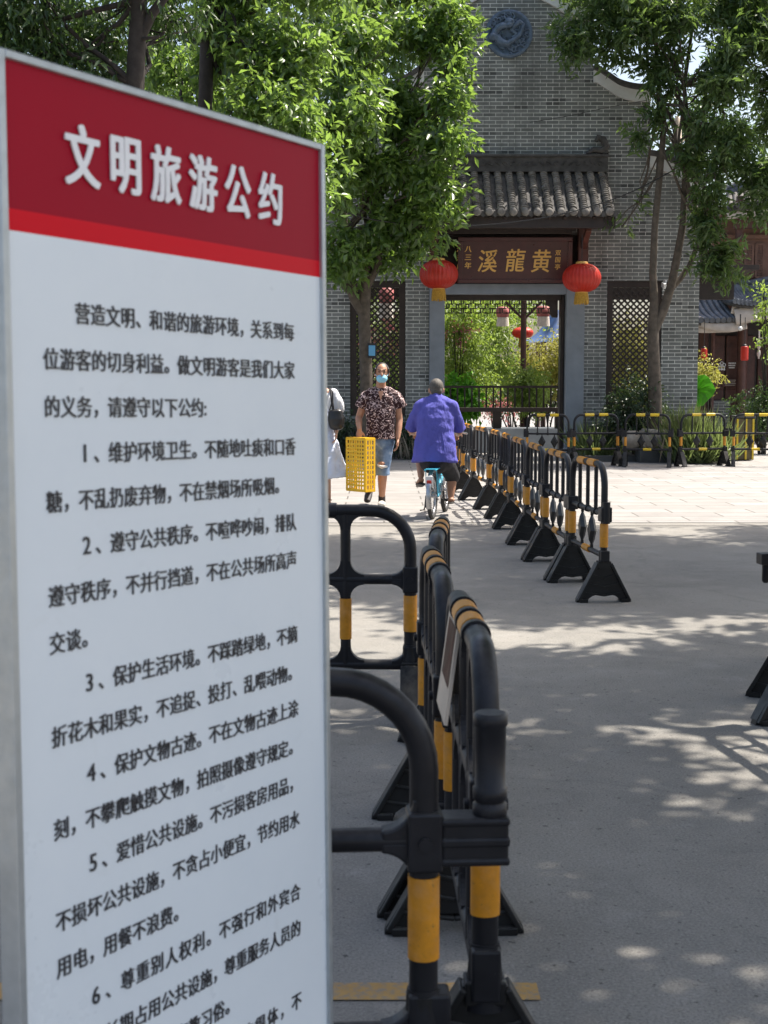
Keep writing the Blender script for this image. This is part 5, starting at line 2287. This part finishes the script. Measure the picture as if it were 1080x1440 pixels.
def head(mb, c, k=1.0, face=-1):
    """head centred at c, looking along y*face"""
    c = Vector(c)
    mb.ball(c + Vector((0, -.006 * face, .022 * k)), (.076 * k, .093 * k, .095 * k), 18, 12)
    mb.limb([c + Vector((0, face * .012, .02)) * k, c + Vector((0, face * .03, -.05)) * k, c + Vector((0, face * .045, -.10)) * k], [(.070 * k, .075 * k), (.060 * k, .062 * k), (.036 * k, .036 * k)], 14)
    mb.limb([c + Vector((0, face * .088, .02)) * k, c + Vector((0, face * .108, -.022)) * k], [.010 * k, .015 * k], 8)       # nose
    mb.ball(c + Vector((0, face * .088, -.062)) * k, (.024 * k, .010 * k, .010 * k), 10, 6)                                    # mouth
    mb.ball(c + Vector((0, face * .083, .032)) * k, (.052 * k, .014 * k, .010 * k), 10, 6)                                     # brow
    for s_ in (-1, 1):
        mb.ball(c + Vector((s_ * .080, 0, -.008)) * k, (.012 * k, .020 * k, .033 * k), 10, 8)                                  # ears


def person_root(body_mb, label, loc, mat='skin'):
    o = body_mb.build('person', mat, None, remesh=.009, smooth_it=2)
    o.location = loc
    return tag(o, label, 'person')


# --- man walking towards us with a crate
MY = 17.2
mo = gnd(536, 712)
MY = mo.y
def J(px, py, dy=0.0):
    p = at(px, py, MY + dy)
    return Vector((p.x - mo.x, p.y - mo.y, p.z))
mb = MB()
hc = J(537, 525)
head(mb, hc, 1.04)
mb.limb([J(536, 535, .02), J(535.5, 549, .03)], [(.058, .06), (.062, .065)], 12)
mb.limb([J(535, 556, .03), J(535, 575, .02), J(535, 600, .02), J(534, 622, .02)], [(.13, .06), (.14, .09), (.13, .09), (.145, .095)], 16)
# his right arm (left in the picture) reaching to the crate
sh, el, wr = J(514, 562, .03), J(504.5, 588, .05), J(505.5, 604, -.16)
mb.limb([sh, sh.lerp(el, .5), el], [.055, .05, .042], 12)
mb.limb([el, el.lerp(wr, .4), wr], [.043, .042, .028], 12)
hand(mb, wr, (-.05, -.18, -1), (0, 1, -.15), 1.15, -1, 1.1)
sh, el, wr = J(557, 562, .03), J(561.5, 590, .06), J(559.5, 616, -.04)
mb.limb([sh, sh.lerp(el, .5), el], [.055, .05, .042], 12)
mb.limb([el, el.lerp(wr, .4), wr], [.043, .042, .028], 12)
hand(mb, wr, (-.06, -.05, -1), (-1, -.1, 0), .55, 1, 1.1)
# legs
hip, kn, an = J(542, 624, .02), J(538, 658, -.05), J(537, 701, .03)
mb.limb([hip, hip.lerp(kn, .5), kn], [.088, .078, .060], 14)
mb.limb([kn, kn.lerp(an, .35), an], [.058, .058, .036], 12)
mb.limb([J(537, 706, .05), J(536.5, 709, -.12)], [(.036, .03), (.04, .022)], 10)
hip, kn, an = J(527, 624, .02), J(524, 660, .02), J(519.5, 690, .34)
mb.limb([hip, hip.lerp(kn, .5), kn], [.088, .078, .060], 14)
mb.limb([kn, kn.lerp(an, .35), an], [.058, .058, .036], 12)
mb.limb([J(519, 693, .36), J(517, 703, .24)], [(.036, .03), (.04, .022)], 10)
man = person_root(mb, 'man in mask and maroon print shirt walking with a yellow crate', mo)
# hair: fringe of black hair round a receding forehead
mb = MB()
mb.ball(hc + Vector((0, .024, .041)), (.087, .094, .090), 18, 12)
for s_ in (-1, 1):
    mb.limb([hc + Vector((s_ * .078, -.01, .06)), hc + Vector((s_ * .085, .0, .0))], [(.011, .050), (.008, .036)], 8)
for s_ in (-1, 1):
    mb.limb([hc + Vector((s_ * .045, -.089, .043)), hc + Vector((s_ * .015, -.096, .040))], [.006, .006], 6)
mb.build('hair', 'hair', man)
for s_ in (-1, 1):
    mb = MB()
    mb.ball(hc + Vector((s_ * .032, -.092, .016)), (.015, .007, .0065), 10, 6)
    mb.build('eye', 'eye', man)
mb = MB()
mb.ball(hc + Vector((0, -.055, -.062)), (.068, .062, .056), 18, 12)
mb.limb([hc + Vector((-.03, -.112, -.055)), hc + Vector((.03, -.112, -.055))], [.008, .008], 8)
mk = mb.build('face_mask', 'mask', man, remesh=.008, smooth_it=2)
mb = MB()
for s_ in (-1, 1):
    mb.tube([hc + Vector((s_ * .060, -.07, -.035)), hc + Vector((s_ * .083, -.02, -.005)), hc + Vector((s_ * .086, .012, .002))], .003, 5)
mb.build('ear_loop', 'mask', mk)
# shirt
mb = MB()
mb.limb([J(535.5, 549, .03), J(535.5, 553, .03), J(535.3, 560, .025), J(535, 575, .01), J(535, 592, 0), J(534.5, 607, 0), J(534.5, 617, 0)],
        [(.075, .07), (.125, .09), (.185, .115), (.19, .130), (.175, .13), (.176, .132), (.186, .137)], 22, flat=True)
for s_ in (-1, 1):
    x0 = 535.3
    mb.limb([J(x0 + s_ * 5, 549.5, .03), J(x0 + s_ * 13, 552.5, .03), J(x0 + s_ * 21, 557.5, .03)], [(.056, .065), (.062, .072), (.068, .074)], 14, (0, 0, 1))
    mb.limb([J(x0 + s_ * 21, 557, .03), J(x0 + s_ * 25, 564, .03), J(x0 + s_ * 28, 573, .04)], [(.070, .074), (.076, .076), (.084, .08)], 14, flat=True)
mb.limb([J(535.5, 548.5, .04), J(535.5, 545.5, .05)], [(.074, .078), (.066, .07)], 14)
shirt = mb.build('shirt', 'print', man, remesh=.011, smooth_it=3, disp=.03)
mb = MB()
for s_ in (-1, 1):
    mb.add([J(535.5, 558, -.12), J(535.5 + s_ * 9, 551, -.08), J(535.5 + s_ * 7, 546, -.04), J(535.5 + s_ * 4, 552, -.09)], [(0, 1, 2, 3)])
    mb.add([J(535.5, 558, -.112), J(535.5 + s_ * 9, 551, -.072), J(535.5 + s_ * 7, 546, -.032), J(535.5 + s_ * 4, 552, -.082)], [(0, 1, 2, 3)])
mb.build('collar', 'print', shirt)
mb = MB()
mb.prism([(-.032, .02), (.032, .02), (0, -.10)], J(535.5, 552, -.103), (1, 0, 0), (0, .25, 1), (0, 1, 0), .006)
mb.build('open_neck', 'skin', shirt)
# shorts
mb = MB()
mb.limb([J(534.5, 610, .02), J(534.5, 622, .02)], [(.165, .12), (.175, .125)], 18)
mb.limb([J(542, 626, .02), J(540, 645, -.02), J(538, 661, -.04), J(538, 668, -.04)], [(.098, .10), (.092, .095), (.090, .09), (.095, .09)], 16, flat=True)
mb.limb([J(527, 626, .02), J(525, 645, .02), J(523.5, 667, .05)], [(.098, .10), (.092, .095), (.09, .09)], 16, flat=True)
so_m = mb.build('shorts', 'denim', man, remesh=.012, smooth_it=2, disp=.022)
mb = MB()
mb.limb([J(531.5, 654.5, -.125), J(537, 657, -.15), J(543.5, 656, -.13)], [(.012, .016), (.02, .014), (.012, .014)], 8, (0, 0, 1))
mb.build('frayed_tear', 'frayed', so_m)
mb = MB()
mb.ball(J(537, 652, -.10), (.048, .035, .03), 12, 8)
mb.build('bare_knee', 'skin', so_m)
# shoes
mb = MB()
mb.limb([J(537, 708, .06), J(536.5, 708.5, -.06), J(536.2, 709.5, -.17)], [(.043, .042), (.047, .038), (.042, .026)], 12)
sh1 = mb.build('shoe', 'shoewhite', man, remesh=.009, smooth_it=1)
mb = MB()
mb.limb([J(537, 698, .03), J(537, 704, .03)], [.043, .044], 12)
mb.build('sock', 'shoe', sh1)
mb = MB()
mb.limb([J(519.5, 690, .37), J(518, 697, .30), J(516.5, 704, .22)], [(.043, .036), (.05, .036), (.044, .03)], 12)
mb.build('shoe', 'shoe', man, remesh=.009, smooth_it=1)

# --- yellow crate in his hand
cr_c = at(507, 653, MY - .26)
crt = thing('yellow_crate', 'bright yellow slotted plastic crate carried upright by the walking man', 'crate', cr_c, R(-50))
CL, CWd, CD = .63, .36, .15          # height, width, depth
def grid_wall(o, ax, ay, la, lb, na, nb, fr=.026, bar=.021, th=.009):
    mb = MB()
    o, ax, ay = Vector(o), Vector(ax), Vector(ay)
    an = ax.cross(ay)
    def bar_(a0, a1, b0, b1, t2=th):
        poly = [(a0, b0), (a1, b0), (a1, b1), (a0, b1)]
        mb.prism(poly, o, ax, ay, an, t2)
    bar_(0, fr, 0, lb); bar_(la - fr, la, 0, lb)
    bar_(fr, la - fr, 0, fr); bar_(fr, la - fr, lb - fr, lb)
    for i in range(1, na):
        a = fr + (la - 2 * fr) * i / na
        bar_(a - bar / 2, a + bar / 2, fr, lb - fr, th * .9)
    for j in range(1, nb):
        b_ = fr + (lb - 2 * fr) * j / nb
        bar_(fr, la - fr, b_ - bar / 2, b_ + bar / 2, th * .8)
    return mb
z0 = -CL / 2
grid_wall((-CWd / 2, -CD / 2, z0), (1, 0, 0), (0, 0, 1), CWd, CL, 7, 13).build('slotted_base', 'crate', crt)
grid_wall((CWd / 2 + .003, -CD / 2, z0), (0, 1, 0), (0, 0, 1), CD, CL, 3, 10, bar=.02).build('side', 'crate', crt)
grid_wall((-CWd / 2 - .003, -CD / 2, z0), (0, 1, 0), (0, 0, 1), CD, CL, 3, 10, bar=.02).build('side', 'crate', crt)
grid_wall((-CWd / 2, -CD / 2, z0 - .003), (1, 0, 0), (0, 1, 0), CWd, CD, 6, 3, bar=.02).build('end', 'crate', crt)
grid_wall((-CWd / 2, -CD / 2, z0 + CL + .003), (1, 0, 0), (0, 1, 0), CWd, CD, 6, 3, bar=.02).build('end', 'crate', crt)

# --- cyclist
cy = gnd(607, 731)
BYAW = R(-11)
fwd_b = Vector((-math.sin(BYAW), math.cos(BYAW), 0))
CYY = cy.y + .25
co_ = Vector((at(610, 640, CYY).x, CYY, 0))
def K(px, py, dy=0.0):
    p = at(px, py, CYY + dy)
    return Vector((p.x - co_.x, p.y - co_.y, p.z))
mb = MB()
hc = K(613.5, 548, .10)
head(mb, hc, 1.0, 1)
mb.limb([K(613.3, 553, .08), K(613, 564, .04)], [(.062, .062), (.066, .066)], 12)
mb.limb([K(613, 572, .04), K(612, 600, .01), K(611, 630, 0), K(611, 645, 0)], [(.10, .05), (.14, .085), (.14, .10), (.145, .105)], 16)
for (s0, e0, w0, sd_) in ((K(590, 580, .06), K(578, 605, .18), K(583, 609, .46), -1), (K(636, 580, .06), K(646, 606, .18), K(644, 611, .46), 1)):
    mb.limb([s0, s0.lerp(e0, .5), e0], [.056, .05, .043], 12)
    mb.limb([e0, e0.lerp(w0, .4), w0], [.043, .042, .029], 12)
    hand(mb, w0, (-sd_ * .15, 1, -.12), (0, .1, -1), 1.1, sd_, 1.05)
# legs
hip, kn, an = K(602, 644, .02), K(591, 652, .40), K(592, 666, .16)
an.z = .46
kn.z = .72
mb.limb([hip, hip.lerp(kn, .5), kn], [.092, .080, .062], 14)
mb.limb([kn, kn.lerp(an, .35), an], [.060, .058, .038], 12)
ft = an + Vector((-.02, .10, -.09))
mb.limb([an + Vector((0, -.03, -.05)), an + Vector((-.015, .16, -.10))], [(.038, .028), (.046, .018)], 10)
legL_an = an.copy()
hip, kn, an = K(622, 644, .02), K(636, 664, .28), K(634, 697, .22)
mb.limb([hip, hip.lerp(kn, .5), kn], [.092, .080, .062], 14)
mb.limb([kn, kn.lerp(an, .35), an], [.060, .060, .038], 12)
mb.limb([an + Vector((0, -.03, -.045)), an + Vector((.01, .16, -.065))], [(.038, .028), (.046, .018)], 10)
legR_an, legR_kn = an.copy(), kn.copy()
cyc = person_root(mb, 'cyclist seen from behind in a violet blue shirt and dark shorts', co_)
mb = MB()
mb.ball(hc + Vector((0, -.012, .032)), (.082, .093, .094), 18, 12)
mb.limb([hc + Vector((-.035, -.07, -.02)), hc + Vector((.035, -.07, -.02))], [(.04, .03), (.04, .03)], 10, (0, 0, 1))
mb.build('hair', 'greyhair', cyc, remesh=.009, smooth_it=1)
for s_ in (-1, 1):
    mb = MB()
    mb.ball(hc + Vector((s_ * .032, .092, .016)), (.015, .007, .0065), 10, 6)
    mb.build('eye', 'eye', cyc)
mb = MB()
mb.limb([K(613.2, 561, .05), K(613, 566, .05), K(612.8, 574, .05), K(612.3, 590, .02), K(611.8, 610, 0), K(611.5, 630, -.02), K(611.3, 650, -.03)],
        [(.085, .08), (.145, .10), (.20, .125), (.21, .14), (.215, .15), (.235, .16), (.262, .165)], 24, flat=True)
for s_, e0, e1 in ((-1, (583, 588), (578.3, 604)), (1, (642, 588), (646.3, 604.5))):
    mb.limb([K(613 + s_ * 6, 563, .06), K(613 + s_ * 15, 567, .05), K(613 + s_ * 23, 573, .05)], [(.06, .07), (.068, .078), (.072, .078)], 14, (0, 0, 1))
    mb.limb([K(613 + s_ * 23, 573, .05), K(e0[0], e0[1], .09), K(e1[0], e1[1], .15)], [(.066, .07), (.070, .072), (.076, .076)], 14, flat=True)
mb.limb([K(613.2, 563, .07), K(613.3, 558.5, .08)], [(.078, .078), (.07, .074)], 14)
shirt = mb.build('shirt', 'violet', cyc, remesh=.012, smooth_it=3, disp=.035)
mb = MB()
rg = random.Random(9)
for (px0, px1, y0, y1) in ((620, 626, 595, 644), (607, 604, 606, 644), (615, 616, 614, 644)):   # pressed-in folds of the back
    pts = [K(px0 + (px1 - px0) * t + rg.uniform(-.6, .6), y0 + (y1 - y0) * t, -.115 - .055 * t) for t in np.linspace(0, 1, 6)]
    mb.tube(pts, [(.003, .006), (.007, .012), (.010, .014), (.012, .016), (.012, .016), (.010, .012)], 8)
mb.build('shirt_fold', 'violet', shirt, remesh=.008, smooth_it=4)
mb = MB()
mb.limb([K(611, 634, 0), K(611, 641, 0), K(611, 650, .02)], [(.175, .13), (.185, .14), (.17, .14)], 16)
hip, kn = K(622, 646, .02), legR_kn
mb.limb([hip, hip.lerp(kn, .5), kn + Vector((0, 0, -.05))], [.105, .10, .088], 14)
hip, kn = K(602, 646, .02), K(591, 652, .40)
kn.z = .72
mb.limb([hip, hip.lerp(kn, .5), hip.lerp(kn, .85)], [.105, .10, .09], 14)
mb.build('shorts', 'blackcloth', cyc, remesh=.012, smooth_it=2, disp=.015)
for an_, nm in ((legL_an, 'L'), (legR_an, 'R')):
    mb = MB()
    dz = -.125 if nm == 'L' else -.09
    a, b = an_ + Vector((0, -.07, -.085 if nm == 'L' else -.075)), an_ + Vector((-.01, .19, dz - .012))
    mb.limb([a, a.lerp(b, .5), b], [(.042, .010), (.048, .010), (.045, .010)], 10)
    m = a.lerp(b, .62)
    mb.tube([m + Vector((-.046, 0, .005)), m + Vector((-.02, .02, .05)), m + Vector((.02, .02, .05)), m + Vector((.046, 0, .005))], .009, 6)
    mb.build('flip_flop', 'shoe', cyc)

# --- bicycle
bk = thing('bicycle', 'small turquoise bicycle ridden away from us by the cyclist', 'bicycle', (cy.x, cy.y, 0), BYAW)
WR, WB = .235, .95
def wheel(y, name):
    mb = MB()
    mb.tube([(0, y + math.cos(a) * WR, WR + .022 + math.sin(a) * WR) for a in np.linspace(0, 2 * math.pi, 33)[:-1]], .024, 8, False, True)
    t = mb.build('tyre', 'rubber', None)
    mb = MB()
    mb.tube([(0, y + math.cos(a) * (WR - .03), WR + .022 + math.sin(a) * (WR - .03)) for a in np.linspace(0, 2 * math.pi, 33)[:-1]], .011, 8, False, True)
    for k in range(20):
        a = k * math.pi / 10
        mb.tube([(.025 * (1 if k % 2 else -1), y, WR + .022), (0, y + math.cos(a) * (WR - .03), WR + .022 + math.sin(a) * (WR - .03))], .0018, 4)
    mb.tube([(-.05, y, WR + .022), (.05, y, WR + .022)], .018, 10)
    r_ = mb.build('rim', 'steel', None)
    w_ = empty(name)
    w_.parent = bk
    t.parent = w_
    r_.parent = w_
wheel(.0 + WR * .2, 'wheel')
wheel(WB + WR * .2, 'wheel')
y0, y1 = WR * .2, WB + WR * .2
zc = WR + .022
mb = MB()
bb = Vector((0, y0 + .40, zc + .02))
seat_t = Vector((0, y0 + .22, .62))
hd_t, hd_b = Vector((0, y1 - .12, .78)), Vector((0, y1 - .06, .55))
mb.tube([bb, seat_t], .019, 10)
mb.tube([bb + Vector((0, 0, .02)), hd_b], .024, 10)
mb.tube([bb.lerp(seat_t, .45), hd_b + Vector((0, -.02, .06))], .02, 10)
mb.tube([hd_b, hd_t], .022, 10)
for s_ in (-1, 1):
    mb.tube([bb + Vector((s_ * .03, 0, 0)), Vector((s_ * .065, y0, zc))], .011, 8)
    mb.tube([seat_t + Vector((s_ * .02, .02, -.08)), Vector((s_ * .065, y0, zc))], .010, 8)
    mb.tube([hd_b + Vector((s_ * .04, 0, -.02)), Vector((s_ * .05, y1 - .02, zc + .1)), Vector((s_ * .05, y1, zc))], .012, 8)
mb.build('frame', 'turquoise', bk)
mb = MB()
mb.tube([seat_t, seat_t + Vector((0, -.03, .10))], .014, 10)
mb.limb([seat_t + Vector((0, -.13, .12)), seat_t + Vector((0, -.02, .125)), seat_t + Vector((0, .15, .115))], [(.085, .03), (.075, .03), (.028, .022)], 12)
mb.build('saddle', 'rubber', bk)
mb = MB()
mb.tube([hd_t, hd_t + Vector((0, -.02, .12))], .013, 8)
hz = hd_t + Vector((0, -.02, .12))
mb.tube([hz + Vector((-.29, -.14, .02)), hz + Vector((-.2, -.04, .03)), hz, hz + Vector((.2, -.04, .03)), hz + Vector((.29, -.14, .02))], .012, 8)
mb.build('handlebar', 'steel', bk)
mb = MB()
arc = [(0, y0 + math.cos(a) * (WR + .05), zc + math.sin(a) * (WR + .05)) for a in np.linspace(R(35), R(205), 16)]
mb.tube(arc, [(.026, .005)] * 16, 8, ref=(1, 0, 0))
mb.build('mudguard', 'steel', bk)
mb = MB()
arc = [(0, y1 + math.cos(a) * (WR + .05), zc + math.sin(a) * (WR + .05)) for a in np.linspace(R(40), R(190), 16)]
mb.tube(arc, [(.026, .005)] * 16, 8, ref=(1, 0, 0))
mb.build('mudguard', 'steel', bk)
mb = MB()
for s_ in (-1, 1):
    mb.tube([(s_ * .06, y0 + .2, .56), (s_ * .06, y0 - .18, .55)], .007, 6)
    mb.tube([(s_ * .06, y0 - .1, .55), (s_ * .06, y0, zc)], .006, 6)
mb.box((0, y0, .556), (.12, .3, .008))
mb.build('rear_rack', 'turquoise', bk)
mb = MB()
mb.box((0, y0 - .235, .42), (.05, .02, .05))
mb.build('reflector', 'lantern', bk, bevel=.008)
mb = MB()
mb.box((0, y0 - .222, .43), (.085, .012, .12))
mb.build('rear_plate', 'white_metal', bk, bevel=.006)
mb = MB()
mb.tube([(-.05, y0 + .02, zc), (-.10, y0 + .04, .10), (-.13, y0 - .02, .10)], .008, 6)
mb.tube([(-.06, y0, zc), (-.075, y0 + .02, .13)], .02, 8)
mb.build('kickstand', 'cable', bk)
for s_ in (-1, 1):
    ped = bb + Vector((s_ * .11, -.13 if s_ < 0 else .10, .09 if s_ < 0 else -.10))
    mb = MB()
    mb.tube([bb + Vector((s_ * .055, 0, 0)), ped + Vector((-s_ * .05, 0, 0))], .010, 6)
    mb.box(ped, (.09, .075, .022))
    mb.build('pedal', 'cable', bk)
mb = MB()
mb.tube([Vector((.05, bb.y + math.cos(a) * .075, bb.z + math.sin(a) * .075)) for a in np.linspace(0, 2 * math.pi, 21)[:-1]], .006, 5, False, True)
mb.build('chainring', 'steel', bk)

# --- woman in a pale dress, half hidden by the notice
wo = gnd(455, 712)
WY = wo.y
def Wp(px, py, dy=0.0):
    p = at(px, py, WY + dy)
    return Vector((p.x - wo.x, p.y - wo.y, p.z))
CXW = 449
mb = MB()
hc = Wp(CXW + .5, 524)
head(mb, hc, .95)
mb.limb([Wp(CXW, 534, .02), Wp(CXW, 545, .03)], [(.05, .052), (.055, .056)], 12)
mb.limb([Wp(CXW, 553, .03), Wp(CXW, 575, .02), Wp(CXW, 600, .02), Wp(CXW, 620, .02)], [(.145, .085), (.135, .095), (.115, .09), (.155, .11)], 16)
for s_ in (-1, 1):
    sh, el, wr = Wp(CXW + s_ * 20, 554, .03), Wp(CXW + s_ * 27, 586, .05), Wp(CXW + s_ * 24, 607, -.08)
    mb.limb([sh, sh.lerp(el, .5), el], [.046, .042, .036], 12)
    mb.limb([el, el.lerp(wr, .4), wr], [.036, .034, .024], 12)
    hand(mb, wr, (-.08 * s_, -.2, -1), (-s_, 0, 0), .5, s_, .95)
    kn, an = Wp(CXW + s_ * 9, 662, 0), Wp(CXW + s_ * 11 + 2, 702, .05 if s_ > 0 else -.2)
    hip = Wp(CXW + s_ * 8, 622, .02)
    mb.limb([hip, hip.lerp(kn, .5), kn], [.085, .075, .055], 14)
    mb.limb([kn, kn.lerp(an, .35), an], [.052, .052, .032], 12)
    mb.limb([an + Vector((0, .02, -.04)), an + Vector((.01 * s_, -.14, -.055))], [(.032, .026), (.038, .018)], 10)
wom = person_root(mb, 'woman in a pale blue dress with black bag, half hidden by the notice', wo, 'skin2')
mb = MB()
mb.ball(hc + Vector((0, .02, .03)), (.080, .088, .092), 18, 12)
mb.limb([hc + Vector((0, .06, .0)), hc + Vector((0, .075, -.12))], [(.06, .04), (.03, .025)], 12)
mb.build('hair', 'hair', wom)
for s_ in (-1, 1):
    mb = MB()
    mb.ball(hc + Vector((s_ * .031, -.089, .015)), (.014, .007, .006), 10, 6)
    mb.build('eye', 'eye', wom)
mb = MB()
mb.limb([Wp(CXW, 546, .03), Wp(CXW, 550, .03), Wp(CXW, 558, .03), Wp(CXW, 575, .02), Wp(CXW, 590, .02)], [(.07, .065), (.13, .085), (.172, .10), (.158, .115), (.145, .11)], 20)
for s_ in (-1, 1):
    mb.limb([Wp(CXW + s_ * 20, 554, .03), Wp(CXW + s_ * 24, 564, .03), Wp(CXW + s_ * 26.5, 575, .04)], [(.068, .066), (.074, .07), (.076, .07)], 14)
mb.build('tee_shirt', 'whitecloth', wom, remesh=.011, smooth_it=3, disp=.02)
mb = MB()
mb.limb([Wp(CXW, 568, .01), Wp(CXW, 585, .01), Wp(CXW, 600, .01), Wp(CXW + 2, 622, .01), Wp(CXW + 3.5, 650, .01), Wp(CXW + 5, 672, .01)],
        [(.125, .125), (.152, .13), (.15, .125), (.20, .16), (.28, .20), (.385, .25)], 24, flat=True)
mb.build('dress', 'bluecloth', wom, remesh=.012, smooth_it=3, disp=.04)
mb = MB()
mb.tube([Wp(CXW + 15, 546, .08), Wp(CXW + 16.5, 549, -.04), Wp(CXW + 18, 565, -.115), Wp(CXW + 21, 582, -.11)], [(.016, .005)] * 4, 6, ref=(1, 0, 0))
for s_ in (-1, 1):
    mb.tube([Wp(CXW + s_ * 8, 548, .0), Wp(CXW + s_ * 8, 556, -.10), Wp(CXW + s_ * 8, 570, -.12)], [(.018, .005)] * 3, 6, ref=(1, 0, 0))
mb.build('strap', 'blackcloth', wom)
for s_ in (-1, 1):
    an = Wp(CXW + s_ * 11 + 2, 702, .05 if s_ > 0 else -.2)
    mb = MB()
    a, b = an + Vector((0, .05, -.066)), an + Vector((.01 * s_, -.17, -.077))
    mb.limb([a, a.lerp(b, .5), b], [(.036, .011), (.042, .011), (.04, .010)], 10)
    m = a.lerp(b, .7)
    mb.tube([m + Vector((-.04, 0, .006)), m + Vector((0, .02, .05)), m + Vector((.04, 0, .006))], .011, 6)
    mb.tube([an + Vector((-.036, 0, -.01)), an + Vector((0, -.04, 0)), an + Vector((.036, 0, -.01))], .008, 6)
    mb.build('sandal', 'sandal', wom)
bgp = Wp(471.5, 589, -.10)
bag = thing('shoulder_bag', 'black leather shoulder bag at the half hidden woman\'s side', 'bag', wo + bgp)
mb = MB()
mb.limb([(0, 0, .075), (.01, 0, 0), (.015, 0, -.085)], [(.085, .045), (.105, .06), (.09, .055)], 16)
mb.build('bag_body', 'leather', bag, remesh=.01, smooth_it=2, disp=.015)
mb = MB()
mb.tube([(-.07, 0, .10), (-.03, -.02, .22), (-.03, .0, .33)], .009, 6)
mb.build('bag_strap', 'leather', bag)
